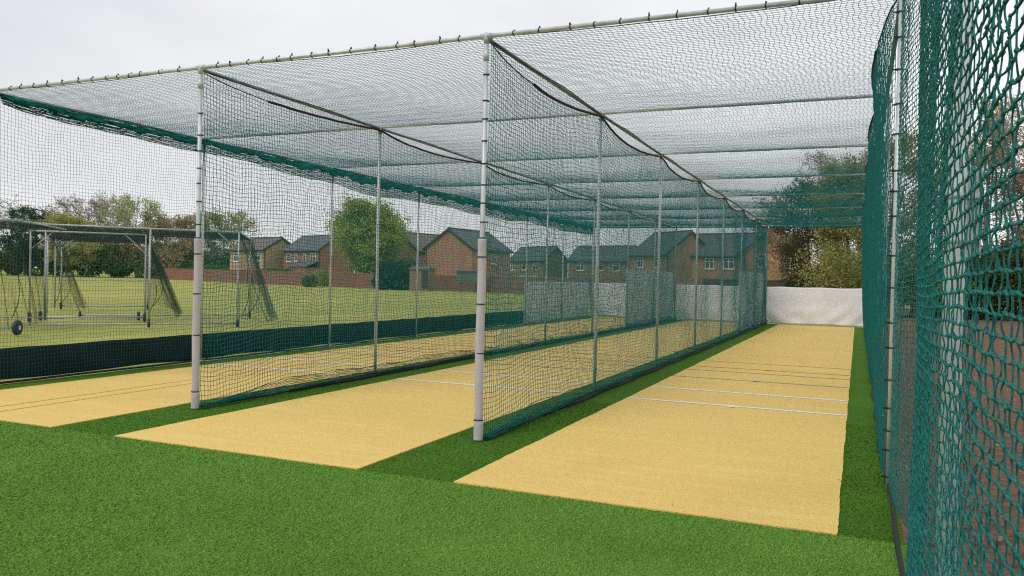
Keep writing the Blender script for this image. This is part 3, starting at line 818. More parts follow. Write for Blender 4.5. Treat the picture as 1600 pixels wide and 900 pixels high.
def cage(label, A, B, depth, hgt, posts, drape_ends, wheels, group='wheeled practice cages on the field', rail_z=.2, midrail=False):
    """A,B near side ends (ground), depth = vector to the far side"""
    A = np.array(A[:2]); B = np.array(B[:2]); depth = np.array(depth[:2])
    root = empty('batting_cage', label, 'batting cage', (A[0], A[1], 0), 0, group)
    v = lambda p, z: (float(p[0] - A[0]), float(p[1] - A[1]), float(z))
    C, D = A + depth, B + depth
    r = .024
    for (a, b, z, nm) in ((A, B, rail_z, 'base_rail'), (C, D, rail_z, 'base_rail'), (A, B, hgt, 'top_rail'), (C, D, hgt, 'top_rail'), (A, C, hgt, 'top_rail'), (B, D, hgt, 'top_rail'),
                          (A + depth * .5, B + depth * .5, hgt + .04, 'roof_rail')):
        MB().tube([v(a, z), v(b, z)], r, 8).obj(nm, M['galv_cage'], root)
    if midrail: MB().tube([v(C, 1.15), v(D, 1.15)], r, 8).obj('mid_rail', M['galv_cage'], root)
    for (f, g) in posts:
        q = A + (B - A) * f + depth * g
        MB().tube([v(q, .12), v(q, hgt)], r * 1.1, 8).obj('upright', M['galv_cage'], root)
        if (f in (0, 1)):
            e = q + (B - A) / np.linalg.norm(B - A) * (.6 if f == 0 else -.6)
            MB().tube([v(q, hgt - .55), v(e, hgt)], r * .7, 6).obj('brace', M['galv_cage'], root)
    for (f, g, rr) in wheels:
        q = A + (B - A) * f + depth * g
        wheel(root, v(q, rr + .0), rr, rr * .6, (*( (B - A) / np.linalg.norm(B - A)), 0))
    # roof net, sagging
    drape(root, [v(A, hgt - .03), v(B, hgt - .03)], [v(C, hgt - .03), v(D, hgt - .03)], 3, 'roof_netting', .05, .0025, .0)
    for (f, out, g0, g1) in drape_ends:
        q0 = A + (B - A) * f + depth * g0; q1 = A + (B - A) * f + depth * g1
        dd = (B - A) / np.linalg.norm(B - A) * out
        drape(root, [v(q0, hgt), v(q1, hgt)], [v(q0 + dd * .9, .12), v((q0 + q1) / 2 + dd * 1.15, .1), v(q1 + dd * .7, .12)], int(f * 7 + 3))
        for qq in (q0, q1):
            drape(root, [v(qq, hgt), v(qq + dd * .08, hgt)], [v(qq, .25), v(qq + dd * .8, .12)], int(f * 7 + 13), 'draped_net', .05, .0026, .05)
        for qq, s_ in ((q0, .35), (q0 * .5 + q1 * .5, .55)):
            pts = [v(qq + dd * s_ * math.sin(math.pi * t * .9) * (1 + .2 * math.sin(t * 9)), hgt - t * (hgt - .3)) for t in np.linspace(0, 1, 12)]
            MB().tube(pts, .011, 6).obj('net_bundle', M['cage_net'], root)
    return root


M['galv_cage'] = noisy(newmat('galvanised_cage', rough=0.5, metal=0.3), (0.36, 0.37, 0.38), (0.50, 0.51, 0.52), 6)
gA, gB, gB2 = ground_at(37, 513), ground_at(371, 511), ground_at(390, 497)
cage('galvanised wheeled practice cage nearest the windbreak, with net trailing at its right end', gA, gB, gB2 - gB, 2.75,
     [(.56, 0), (1, 0), (1, 1)], [(1, .9, 0, 1)], [(.56, 0, .12), (1, 0, .12), (1, 1, .12), (0.02, 1, .12)], rail_z=.10)
hA, hB, hB2 = ground_at(46, 503), ground_at(226, 503), ground_at(231, 484)
cage('galvanised wheeled practice cage standing behind the nearer one, black nets at both ends', hA, hB, hB2 - hB, 2.68,
     [(0, 0), (.04, .35), (0, .75), (0, 1), (1, 0), (1, 1)], [(1, 1.0, 0, 1), (0, .9, .6, 1)], [(0, 0, .14), (1, 0, .14), (0.06, .10, .14), (.94, .10, .14), (1, 1, .14), (0, 1, .14)], rail_z=.14, midrail=True)
jB = ground_at(27, 524); jA = jB + np.array([-4.6, -2.6, 0]); jd = np.array([-2.6, 3.2, 0])
cage('wheeled practice cage cut by the left edge, with a big black tyre', jA, jB, jd, 2.7,
     [(0, 0), (.86, 0), (.9, 1)], [(.84, .5, 0, 1)], [(1, 0, .18)], rail_z=.18)

# ------------------------------------------------------------------ trees
def leaves_mesh(name, C, size, seed, flat=.0):
    g = np.random.default_rng(seed); n = len(C)
    a = g.normal(size=(n, 3)); a /= np.linalg.norm(a, axis=1, keepdims=True)
    b = g.normal(size=(n, 3)); b -= a * (a * b).sum(1, keepdims=True); b /= np.linalg.norm(b, axis=1, keepdims=True)
    s = size * g.uniform(.55, 1.35, (n, 1))
    V = np.stack([C - a * s * .5, C + b * s * .28, C + a * s * .5, C - b * s * .28], 1)
    return quads_mesh(name, V.reshape(-1, 3), np.arange(n * 4).reshape(n, 4), smooth=False)


def grow(seed, h, cr, cz0=.25, n1=12, n2=5, n3=5, n4=3, up=.35, trunk_r=None, multi=1, lean=(0, 0)):
    """branch skeleton: returns (segments [(p,q,r0,r1)], tip points)"""
    g = np.random.default_rng(seed); segs = []; tips = []
    tr = trunk_r or h * .018
    trunk = []
    for mth in range(multi):
        ph = g.uniform(0, 6.28); sp = (.12 * cr if multi > 1 else 0)
        pts = [np.array([sp * math.cos(ph) * f + lean[0] * f + .02 * h * math.sin(f * 5 + ph), sp * math.sin(ph) * f * 2 + lean[1] * f + .02 * h * math.cos(f * 4 + ph) - .02 * h * math.cos(ph), f * h * .86]) for f in np.linspace(0, 1, 8)]
        pts[0][:2] *= .3
        for i in range(7): segs.append((pts[i], pts[i + 1], tr * (1 - i / 7.5), tr * (1 - (i + 1) / 7.5)))
        trunk.append(pts)
    def branch(p, d, ln, r, lvl, ns):
        pp = p; dd = d / np.linalg.norm(d); k = 3
        nodes = [pp]
        for i in range(k):
            dd = dd + g.normal(0, .16, 3) + np.array([0, 0, .06]); dd /= np.linalg.norm(dd)
            q = pp + dd * ln / k
            segs.append((pp, q, r * (1 - i / (k + .6)), r * (1 - (i + 1) / (k + .6)))); pp = q; nodes.append(q)
        if lvl >= len(ns):
            tips.append(pp); tips.append(nodes[2]); return
        for j in range(ns[lvl]):
            f = g.uniform(.25, 1.0); i = min(k - 1, int(f * k)); st = nodes[i] + (nodes[i + 1] - nodes[i]) * (f * k - i)
            nd = dd + g.normal(0, .62, 3); nd[2] += .12
            branch(st, nd, ln * g.uniform(.42, .66), r * .5, lvl + 1, ns)
        tips.append(pp)
    for j in range(n1):
        pts = trunk[j % multi]; f = cz0 + (.97 - cz0) * (j + g.uniform(0, 1)) / n1
        i = min(6, int(f * 7)); st = pts[i] + (pts[i + 1] - pts[i]) * (f * 7 - i)
        az = j * 2.4 + g.uniform(-.4, .4)
        env = math.sin(math.pi * min(1, max(.05, (f - cz0 * .55) / (1.12 - cz0 * .55)))) ** .6
        d = np.array([math.cos(az), math.sin(az), up + .9 * max(0, f - .5)])
        branch(st, d, cr * env * g.uniform(.6, .85), tr * .42 * (1.1 - f), 0, [n2, n3, n4][:3] if n4 else [n2, n3])
    tips = np.array(tips)
    rad = np.hypot(tips[:, 0] - lean[0] * .5, tips[:, 1] - lean[1] * .5)
    k = np.array([1, 1, 1.0]); k[:2] = min(1.6, cr / max(.1, np.percentile(rad, 94))); k[2] = h / np.percentile(tips[:, 2], 99.3)
    segs = [(a * k, b * k, r0, r1) for a, b, r0, r1 in segs]
    return segs, tips * k


def seg_mesh(name, segs, rmin, sides=4):
    A = np.array([s[0] for s in segs]); B = np.array([s[1] for s in segs])
    r0 = np.maximum([s[2] for s in segs], rmin); r1 = np.maximum([s[3] for s in segs], rmin)
    D = B - A; D /= np.linalg.norm(D, axis=1, keepdims=True) + 1e-9
    n1 = np.cross(D, np.array([[.31, .83, .21]])); n1 /= np.linalg.norm(n1, axis=1, keepdims=True); n2 = np.cross(D, n1)
    ang = np.arange(sides) * 2 * np.pi / sides
    def ringv(C, r): return C[:, None] + r[:, None, None] * (np.cos(ang)[None, :, None] * n1[:, None] + np.sin(ang)[None, :, None] * n2[:, None])
    V = np.stack([ringv(A, r0), ringv(B, r1)], 1); n = len(A)
    idx = np.arange(n * 2 * sides).reshape(n, 2, sides); nx = np.roll(idx, -1, 2)
    Q = np.stack([idx[:, 0], nx[:, 0], nx[:, 1], idx[:, 1]], -1).reshape(-1, 4)
    return quads_mesh(name, V.reshape(-1, 3), Q)


def tree(name, label, loc, h, cr, seed, leaf=None, nleaf=0, lsize=.3, spread=.35, rmin=.02, bark='bark', group=None, cat='tree', ellip=None, **kw):
    root = empty(name, label, cat, (float(loc[0]), float(loc[1]), 0), 0, group)
    segs, tips = grow(seed, h, cr, **kw)
    big = [s for s in segs if s[2] > h * .0045]; small = [s for s in segs if s[2] <= h * .0045]
    link('trunk', seg_mesh('trunk', big, .03, 7), M[bark], root)
    if small: link('twigs', seg_mesh('twigs', small, rmin, 3), M[kw_twig(bark)], root)
    if leaf:
        g = np.random.default_rng(seed + 1)
        if ellip:
            ez, eh, nc = ellip; d = g.normal(size=(nc, 3)); d /= np.linalg.norm(d, axis=1, keepdims=True)
            tips = np.concatenate([tips, np.repeat(d * g.uniform(.35, .93, (nc, 1)) ** .6 * np.array([cr, cr, eh]) + np.array([0, 0, ez]), 12, 0)])
        c = tips[g.integers(0, len(tips), nleaf)] + g.normal(0, spread, (nleaf, 3)) * np.array([1, 1, .75])
        c = c[c[:, 2] > .1]
        link('crown', leaves_mesh('crown', c, lsize, seed), M[leaf], root)
    return root


def kw_twig(b): return {'bark': 'bark', 'bark_pale': 'twig_grey', 'twig_pink': 'twig_pink', 'twig_grey': 'twig_grey'}[b]


def blob_bush(name, label, loc, dims, seed, leaf, n, size, rot=0, cat='bush', group=None, lumps=14):
    """bush or hedge: leaves spread over and inside many lumps filling a rounded box"""
    g = np.random.default_rng(seed); lx, ly, lz = dims
    root = empty(name, label, cat, (float(loc[0]), float(loc[1]), 0), rot, group)
    cen = np.stack([g.uniform(-lx / 2, lx / 2, lumps), g.uniform(-ly / 2, ly / 2, lumps) * .5, lz * g.uniform(.2, .72, lumps)], -1)
    rad = lz * g.uniform(.20, .34, lumps)
    k = g.integers(0, lumps, n)
    d = g.normal(size=(n, 3)); d /= np.linalg.norm(d, axis=1, keepdims=True)
    C = cen[k] + d * (rad[k] * g.uniform(.6, 1.08, n) ** .5)[:, None] * np.array([1.25, ly / lz * 1.2 if ly < lz else 1.2, 1])
    C[:, 2] = np.abs(C[:, 2])
    link('foliage', leaves_mesh('foliage', C, size, seed), M[leaf], root)
    st = MB()
    for j in range(min(40, max(4, lumps // 2))):
        x_ = g.uniform(-lx * .45, lx * .45); st.tube([(x_, 0, 0), (x_ + g.normal(0, .2), g.normal(0, .2), lz * .45)], .05, 5)
    st.obj('stems', M['bark'], root)
    return root


TG = 'trees beyond the field on the left'
farT = [  # column, distance, height, crown radius, kind
    (-60, 165, 15, 6, 'pink'), (12, 165, 15.5, 6.5, 'grey'), (38, 150, 12.5, 3.2, 'fir'), (66, 160, 13.5, 5, 'brown'), (104, 150, 11.5, 5, 'lime'),
    (138, 168, 17.0, 7.5, 'pink'), (176, 172, 15.5, 6, 'pink2'), (212, 158, 16.0, 6.0, 'pale'), (262, 162, 12.8, 5.5, 'ochre'), (292, 160, 12.5, 5.5, 'brown2'), (345, 165, 14.0, 6.5, 'palegreen')]
TL = {'pink': 'bare pinkish-brown tree rising above the long hedge', 'grey': 'bare grey tree at the left edge, above the hedge', 'fir': 'slim dark fir above the hedge, near the left edge',
      'brown': 'brown budding tree between the dark fir and the lime-green tree', 'lime': 'round lime-green tree above the hedge', 'pink2': 'smaller bare pinkish tree left of the pale green tree',
      'pale': 'tall pale green tree with sparse new leaves above the hedge', 'ochre': 'low olive-ochre tree just left of the padded pole', 'brown2': 'brownish thin tree beside the padded pole',
      'palegreen': 'grey-green spreading tree left of the buff brick house'}
seen_pink = 0
for i, (u, D, h, cr, kd) in enumerate(farT):
    p = at(u, D); lab = TL[kd]
    if kd == 'pink':
        lab = ['bare pinkish tree left of the grey one, above the hedge', 'tallest bare pinkish-brown tree rising above the hedge'][seen_pink]; seen_pink += 1
    kw = dict(group=TG)
    if kd in ('pink', 'pink2'): tree('bare_tree', lab, p, h, cr, 200 + i, 'leaf_brownpink', 1200, .35, .3, .035, 'twig_pink', n1=18, n2=6, n3=5, n4=3, cz0=.12, up=.7, **kw)
    elif kd == 'grey': tree('bare_tree', lab, p, h, cr, 200 + i, None, 0, .3, .3, .035, 'twig_grey', n1=16, n2=5, n3=4, n4=3, cz0=.15, up=.8, **kw)
    elif kd == 'fir': tree('fir_tree', lab, p, h, cr, 200 + i, 'leaf_teal', 5000, .45, .3, .03, 'bark', n1=26, n2=4, n3=3, n4=0, cz0=.15, up=.0, **kw)
    else:
        lf = {'brown': 'leaf_brown', 'lime': 'leaf_lime', 'pale': 'leaf_pale', 'ochre': 'leaf_ochre', 'brown2': 'leaf_brown', 'palegreen': 'leaf_olive'}[kd]
        nl = {'brown': 4000, 'lime': 9000, 'pale': 6500, 'ochre': 8000, 'brown2': 4500, 'palegreen': 8000}[kd]
        tree('leafing_tree', lab, p, h, cr, 200 + i, lf, nl, .38, .45, .032, 'bark_pale', n1=16, n2=6, n3=5, n4=2, cz0=.14, up=.55, **kw)


def hedge(label, u0, D0, u1, D1, h, leaf, seed, n, size=.42):
    a, b = at(u0, D0), at(u1, D1); c = (a + b) / 2; d = b - a
    lx = float(np.linalg.norm(d))
    return blob_bush('hedge', label, c, (lx, 5, h), seed, leaf, n, size, math.atan2(d[1], d[0]), 'hedge', 'hedges round the field', lumps=int(lx / 1.1) + 8)


hedge('long dark green hedge at the left edge of the field', -260, 152, 120, 156, 7.2, 'leaf_hedge', 301, 46000, .5)
hedge('dark hedge behind the practice cages, reaching the buff brick house', 110, 156, 385, 158, 7.6, 'leaf_hedge', 302, 36000, .5)
blob_bush('brown_thicket', 'brown twiggy thicket above the dark hedge behind the cages', at(190, 158), (30, 4, 9.6), 303, 'leaf_brown', 12000, .4, .1, 'bush', None, 34)

# round tree in the middle
tree('round_tree', 'big round mid-green tree in front of the brick garden wall', ground_at(577, 449), 11.0, 5.0, 321, 'leaf_mid', 34000, .30, .42, .03, 'bark', n1=26, n2=6, n3=5, n4=2, cz0=.12, up=.5, ellip=(6.3, 4.5, 150))
blob_bush('dark_shrub', 'dark green shrub right of the round tree, over the garden wall', at(618, 90), (4.6, 3, 3.6), 322, 'leaf_teal', 5000, .3, YAW)
blob_bush('dark_shrub', 'small dark bush leaning on the garden wall below the porch roof', ground_at(484, 448.5), (1.4, 1.0, 1.6), 323, 'leaf_hedge', 1600, .25, YAW)
blob_bush('yellow_shrub', 'small yellow-green shrub on the wall left of the round tree', at(506, 104), (1.8, 1.2, 2.3), 324, 'leaf_lime', 1600, .25, YAW)
blob_bush('wall_ivy_bush', 'green bush over the garden wall beside the buff brick house', at(340, 138), (6, 2, 2.9), 325, 'leaf_hedge', 3500, .3, YAW)
blob_bush('wall_ivy_bush', 'low bush over the garden wall between buff and red houses', at(425, 120), (6, 2, 2.5), 326, 'leaf_hedge', 3500, .3, YAW)

# woodland behind the lane ends
NT = 'woodland trees behind the lane ends'
def P_(u, D): q = at(u, D); return (float(q[0]), float(q[1]))
near = [ # place, h, cr, leaf, n, label, opts
    (P_(1264, 50), 8.0, 1.9, 'leaf_dark', 12000, 'dark ivy-clad tree behind the nearest lane, left of the olive tree', dict(n1=22, up=.1, cz0=.12, n4=2)),
    (P_(1222, 56), 7.8, 2.6, 'leaf_brown', 3500, 'bare brown tree in front of the bright red brick house', dict(n1=16, up=.5, cz0=.25, n4=3)),
    (P_(1322, 47), 8.6, 1.9, 'leaf_olive', 24000, 'olive green tree filling the right of the lane end', dict(n1=22, up=.35, cz0=.02, n4=2)),
    (P_(1312, 56), 11.0, 3.0, 'leaf_brown', 3500, 'tall thin-leaved tree showing through the roof net above the olive tree', dict(n1=18, up=.8, cz0=.3, n4=3)),
    (P_(1385, 48), 10.6, 2.4, 'leaf_ochre', 9000, 'ochre leafing tree just right of the long green side net', dict(n1=20, up=.5, cz0=.05, n4=3)),
    (P_(1462, 46), 9.8, 2.4, 'leaf_olive', 9000, 'yellow-green leafing tree behind the coarse net, seen beside the stout post', dict(n1=20, up=.6, cz0=.05, n4=3)),
    (P_(1545, 44), 11.0, 2.9, 'leaf_brown', 10000, 'russet brown tree behind the coarse net, right of the hinge plates', dict(n1=20, up=.5, cz0=.1, n4=3)),
    (P_(1640, 43), 13.4, 3.6, 'leaf_brown', 12000, 'tallest russet tree behind the coarse net, at the right edge', dict(n1=20, up=.5, cz0=.1, n4=3)),
]
for i, ((x, y), h, cr, lf, n, lab, kw) in enumerate(near):
    tree('woodland_tree', lab, (x, y), h, cr, 400 + i * 3, lf, n, .15, .26, .011, 'bark_pale' if i in (1, 3, 6, 7) else 'bark', group=NT, n2=6, n3=6, **kw)
BG = 'bushes under the trees'
blob_bush('undergrowth_bush', 'dark green bush at the foot of the ivy-clad tree, behind the white sheet', P_(1268, 47), (2.2, 2, 2.6), 430, 'leaf_dark', 6000, .16, 0, 'bush', BG, 12)
blob_bush('undergrowth_bush', 'olive bush at the foot of the olive tree', P_(1325, 44.5), (2.9, 2.4, 4.2), 431, 'leaf_olive', 9000, .13, 0, 'bush', BG, 34)
blob_bush('undergrowth_bush', 'small sprouting bush in front of the red brick house', P_(1238, 52), (1.6, 1.6, 3.4), 434, 'leaf_olive', 1500, .13, 0, 'bush', BG, 12)
blob_bush('undergrowth_bush', 'bush seen between corner pole and stout post', P_(1430, 42), (4.0, 2.6, 3.6), 435, 'leaf_hedge', 12000, .16, 0, 'bush', BG, 18)
blob_bush('undergrowth_bush', 'dark bush above the brown soil, behind the coarse net', P_(1535, 41.5), (4.6, 2.6, 4.4), 432, 'leaf_dark', 16000, .17, 0, 'bush', BG, 22)
blob_bush('undergrowth_bush', 'dark bush at the right edge, behind the coarse net', P_(1650, 40.5), (6, 3, 4.8), 433, 'leaf_dark', 14000, .19, 0, 'bush', BG, 22)
# leaf litter on the soil
gl = np.random.default_rng(9); nL = 5000
C = np.stack([LW + .1 + gl.uniform(0, 1, nL) ** 1.5 * 9, gl.uniform(-7, 34, nL), np.full(nL, .0) + gl.uniform(-.004, .012, nL)], -1)
lo = link('leaf_litter', leaves_mesh('leaf_litter', C, .055, 5), leaf_mat('litter', (0.30, 0.19, 0.10), (0.48, 0.36, 0.24), scale=9)); lo['kind'] = 'stuff'; lo['label'] = 'pale dry leaves on the brown soil'
nL = 60
for k_, (n_, s_, zz, mm) in enumerate(((90, .02, .017, 'seam'),)):
    C = np.stack([gl.uniform(-6, 3.4, n_), gl.uniform(-4, 14, n_), np.full(n_, zz)], -1)
    q_ = link('turf_debris', leaves_mesh('turf_debris', C, s_, 15), M['leaf_brown']); q_['kind'] = 'stuff'; q_['label'] = 'tiny dry leaf bits on turf and mats'

# ------------------------------------------------------------------ garden wall, fence, houses
wpts = [at(258, 150), ground_at(480, 446.3), ground_at(760, 456.3), at(1190, 62)]
def wall_run(pts, hts, th=.25):
    mb = MB(); cap = MB()
    for i in range(len(pts) - 1):
        a, b = pts[i][:2], pts[i + 1][:2]; d = (b - a) / np.linalg.norm(b - a); n = np.array([-d[1], d[0]]) * th / 2
        h0, h1 = hts[i], hts[i + 1]
        for (m_, z0, z1, z2, z3, k) in ((mb, 0, 0, h0, h1, 1.0), (cap, h0 + .003, h1 + .003, h0 + .07, h1 + .07, 1.25)):
            nn = n * k
            V = [(*(a - nn), z0), (*(b - nn), z1), (*(b + nn), z1), (*(a + nn), z0), (*(a - nn), z2), (*(b - nn), z3), (*(b + nn), z3), (*(a + nn), z2)]
            m_.add(V, [(0, 3, 2, 1), (4, 5, 6, 7), (0, 1, 5, 4), (1, 2, 6, 5), (2, 3, 7, 6), (3, 0, 4, 7)])
    return mb, cap


wb, wc = wall_run(wpts, [1.95, 1.8, 1.65, 1.85])
wr = empty('garden_wall', 'long red brick garden wall along the far side of the field', 'wall')
wb.obj('brickwork', M['brick_wall'], wr); wc.obj('coping', M['brick_brown'], wr)

# fence at right behind the end sheets
f0, f1 = at(1100, 52), at(1290, 50)
fr = empty('board_fence', 'dark brown board fence behind the white sheet, below the red brick house', 'fence', (float(f0[0]), float(f0[1]), 0), math.atan2(f1[1] - f0[1], f1[0] - f0[0]))
fl = float(np.linalg.norm(f1 - f0)); pb = MB()
x = 0
while x < fl: pb.box((x, -.01, .08), (x + .14, .012, 1.80)); x += .15
pb.obj('boards', M['wood_dark'], fr)
for i in range(int(fl / 2.4) + 1): MB().box((i * 2.4 - .05, -.10, 0), (i * 2.4 + .05, -.012, 1.92)).obj('fence_post', M['wood_dark'], fr)
MB().box((0, -.045, 1.81), (fl, .045, 1.85)).obj('top_rail', M['wood_dark'], fr)


def window(parent, face, a, z, wd, hh, Wd, Ln, mull=1, name='window', door=False):
    """face: 'g' y=0 plane, 'l' x=0 plane, 'r' x=Wd plane; a = centre along the face"""
    fr_ = MB(); t = .09
    def bx(m_, u0, z0, u1, z1, d0, d1):
        if face == 'g': m_.box((u0, -d1, z0), (u1, -d0, z1))
        elif face == 'l': m_.box((-d1, u0, z0), (-d0, u1, z1))
        else: m_.box((Wd + d0, u0, z0), (Wd + d1, u1, z1))
    u0, u1, z0, z1 = a - wd / 2, a + wd / 2, z, z + hh
    bx(fr_, u0, z0, u0 + t, z1, .0, .07); bx(fr_, u1 - t, z0, u1, z1, .0, .07)
    bx(fr_, u0 + t, z0, u1 - t, z0 + t, .0, .07); bx(fr_, u0 + t, z1 - t, u1 - t, z1, .0, .07)
    for k in range(mull):
        c = u0 + (u1 - u0) * (k + 1) / (mull + 1); bx(fr_, c - t * .4, z0 + t, c + t * .4, z1 - t, .0, .062)
    if not door: bx(fr_, u0 + t, z1 - hh * .33 - .03, u1 - t, z1 - hh * .33 + .03, .0, .055)
    fo = fr_.obj('window' if not door else 'patio_door', M['frame'], parent)
    gm = MB(); bx(gm, u0 + t * .9, z0 + t * .9, u1 - t * .9, z1 - t * .9, .003, .03); gm.obj('pane', M['glass'], fo)
    if not door:
        sm = MB(); bx(sm, u0 - .06, z0 - .1, u1 + .06, z0 - .003, .0, .12); sm.obj('sill', M['frame'], fo)
        lm = MB(); bx(lm, u0 - .12, z1 + .005, u1 + .12, z1 + .16, .0, .02); lm.obj('lintel', M['brick_brown'], fo)


def house(label, origin, rot, Wd, Ln, eave, ridge, wall, roof, wins=(), name='house', chimney=False, ridge_along='y', porch=None, oh=.35):
    root = empty(name, label, 'house', (float(origin[0]), float(origin[1]), 0), rot, 'houses beyond the garden wall')
    V = [(0, 0, 0), (Wd, 0, 0), (Wd, 0, eave), (Wd / 2, 0, ridge), (0, 0, eave), (0, Ln, 0), (Wd, Ln, 0), (Wd, Ln, eave), (Wd / 2, Ln, ridge), (0, Ln, eave)]
    MB().add(V, [(0, 1, 2, 3, 4), (6, 5, 9, 8, 7), (5, 0, 4, 9), (1, 6, 7, 2)]).obj('wall', M[wall], root)
    rm = MB(); sl_ = (ridge - eave) / (Wd / 2); th = .16
    for s in (-1, 1):
        xa = Wd / 2 + s * (Wd / 2 + oh); za = eave - oh * sl_ + .04; zb = ridge + .04
        V = [(xa, -oh * .6, za), (Wd / 2, -oh * .6, zb), (Wd / 2, Ln + oh * .6, zb), (xa, Ln + oh * .6, za)]
        V += [(x_, y_, z_ + th) for x_, y_, z_ in V]
        fs = [(0, 3, 2, 1), (4, 5, 6, 7), (0, 1, 5, 4), (2, 3, 7, 6), (3, 0, 4, 7)]
        if s == 1: fs = [tuple(reversed(f)) for f in fs]
        rm.add(V, fs)
    ro = rm.obj('roof', M[roof], root)
    MB().tube([(Wd / 2, -oh * .6, ridge + .2), (Wd / 2, Ln + oh * .6, ridge + .2)], .11, 6).obj('ridge_tiles', M['fascia'], ro)
    for s, nm in ((0, 'l'), (1, 'r')):
        xx = -oh if s == 0 else Wd + oh
        MB().tube([(xx, 0, eave - oh * sl_ + .02), (xx, Ln, eave - oh * sl_ + .02)], .07, 6).obj('gutter', M['fascia'], ro)
    MB().tube([(.18, -.07, 0), (.18, -.07, eave - .1)], .05, 6).obj('downpipe', M['fascia'], root)
    for s in (-1, 1):
        xa = Wd / 2 + s * (Wd / 2 + oh); za = eave - oh * sl_
        V = [(xa, -oh * .6 - .03, za - .14), (Wd / 2, -oh * .6 - .03, ridge - .12), (Wd / 2, -oh * .6 - .03, ridge + .16), (xa, -oh * .6 - .03, za + .16)]
        V += [(q[0], q[1] + .027, q[2]) for q in V]
        MB().add(V, [(0, 1, 2, 3), (7, 6, 5, 4), (0, 4, 5, 1), (1, 5, 6, 2), (2, 6, 7, 3), (3, 7, 4, 0)]).obj('bargeboard', M['fascia'], ro)
    if chimney:
        MB().box((Wd / 2 - .4, Ln * .7, ridge - .5), (Wd / 2 + .4, Ln * .7 + .7, ridge + 1.1)).obj('chimney', M[wall], ro)
    for wv in wins: window(root, *wv[:5], Wd, Ln, *wv[5:])
    return root


def corner(u, D, alpha, left_long=True):
    """origin and rotation of a house whose near vertical corner is seen at column u"""
    c = at(u, D)
    return c, YAW + math.radians(alpha) + math.atan((800 - u) / FPX)


# gable face local y=0 (x 0..Wd); rotation = direction of the gable face
c, r = corner(411, 125, 37); house('buff brick house with brown roof, left-most of the houses', c, r, 7.0, 8.6, 5.2, 7.1, 'brick_yellow', 'roof_brown',
      [('l', 1.3, 3.4, 1.3, 1.25), ('l', 3.6, 3.7, .6, .7, 0), ('l', 6.9, 3.3, 1.4, 1.4)])
c, r = corner(497, 121, 40); hb = house('red brick house with slate roof and dark porch roof, left of the round tree', c, r, 7.2, 8.2, 5.2, 7.4, 'brick_red', 'slate',
      [('l', 1.2, 3.4, 1.3, 1.3), ('l', 3.2, 3.5, .7, 1.2, 0), ('l', 5.2, 3.5, .6, 1.2, 0), ('l', 6.9, 3.4, 1.1, 1.25), ('l', 6.3, .4, 2.8, 1.9, 2, 'window', True)])
MB().add([(-2.6, -.3, 2.55), (-2.6, 4.2, 2.55), (0, 4.2, 3.5), (0, -.3, 3.5), (-2.6, -.3, 2.65), (-2.6, 4.2, 2.65), (0, 4.2, 3.6), (0, -.3, 3.6)],
         [(0, 1, 2, 3), (7, 6, 5, 4), (0, 4, 5, 1), (1, 5, 6, 2), (3, 7, 4, 0)]).obj('porch_roof', M['slate'], hb)
MB().box((-2.4, 0, 0), (-.01, 4.0, 2.5)).obj('porch_wall', M['brick_red'], hb)
# buff house behind the round tree: gable left, long side right
th_ = YAW - math.radians(38); c = at(653, 108); o_c = c - 7.0 * np.array([math.cos(th_), math.sin(th_), 0])
house('buff brick gable house half hidden by the round tree', o_c, th_, 7.0, 8, 5.0, 7.4, 'brick_yellow', 'roof_brown', [('r', 1.6, 3.2, 1.2, 1.3), ('g', 5.4, .8, 1.2, 1.3)])
th_ = YAW - math.radians(30); c = at(737, 100); o_c = c - 7.2 * np.array([math.cos(th_), math.sin(th_), 0])
hd = house('large orange brick gable house left of the middle padded pole', o_c, th_, 7.2, 9.5, 5.2, 7.6, 'brick_orange', 'slate', [('r', 2.0, 3.4, 1.2, 1.3), ('r', 5.2, 3.4, 1.2, 1.3), ('r', 2.4, .8, 1.4, 1.3)])
c, r = corner(850, 140, 42); he = house('brown brick house with long slate roof, right of the middle padded pole', c, r, 5.6, 9.6, 4.9, 7.2, 'brick_brown', 'slate',
      [('l', 2.2, 3.1, 1.5, 1.3), ('l', 5.4, 3.1, 1.2, 1.3, 0), ('l', 8.6, 3.1, 1.3, 1.3), ('l', 4.4, .5, 4.0, 1.7, 3)])
MB().tube([(-.35, 9.9, 6.2), (-.50, 9.9, 6.3)], [.45, .40], 14).obj('satellite_dish', M['frame'], he)
c, r = corner(978, 132, 66); house('brown brick house with slate roof, seen behind the divider net', c, r, 7.5, 10.8, 4.9, 7.3, 'brick_brown', 'slate',
      [('l', 1.8, 3.2, 1.2, 1.3), ('l', 4.6, 3.2, .9, 1.3, 0), ('l', 8.4, 3.2, 1.3, 1.3), ('l', 5.2, .6, 1.3, 1.3)])
c, r = corner(1040, 98, 38); house('orange brick gable house above the tall white side sheet', c, r, 7.6, 7.5, 5.0, 7.8, 'brick_orange', 'slate',
      [('l', 1.6, 3.3, 1.2, 1.3), ('l', 5.2, 3.3, 1.2, 1.3)])
c, r = corner(1166, 96, 72); house('red brick house with two upper windows, behind the far end of the nets', c, r, 7, 8.5, 5.0, 7.6, 'brick_orange', 'slate',
      [('l', 2.2, 3.3, 1.3, 1.3), ('l', 4.6, 3.3, 1.1, 1.3), ('l', 3.0, .8, 1.3, 1.3)])
th_ = YAW - math.radians(12); c = at(1262, 86); o_c = c - 6.8 * np.array([math.cos(th_), math.sin(th_), 0])
hi = house('bright red brick house with yellow alarm box, behind the bare tree', o_c, th_, 6.8, 8.0, 5.1, 7.8, 'brick_redlit' if 'brick_redlit' in M else 'brick_red', 'slate',
      [('g', 2.0, 3.4, .9, 1.4, 0), ('g', 5.0, 3.4, 1.0, 1.3), ('g', 5.5, .7, 1.3, 1.3)])
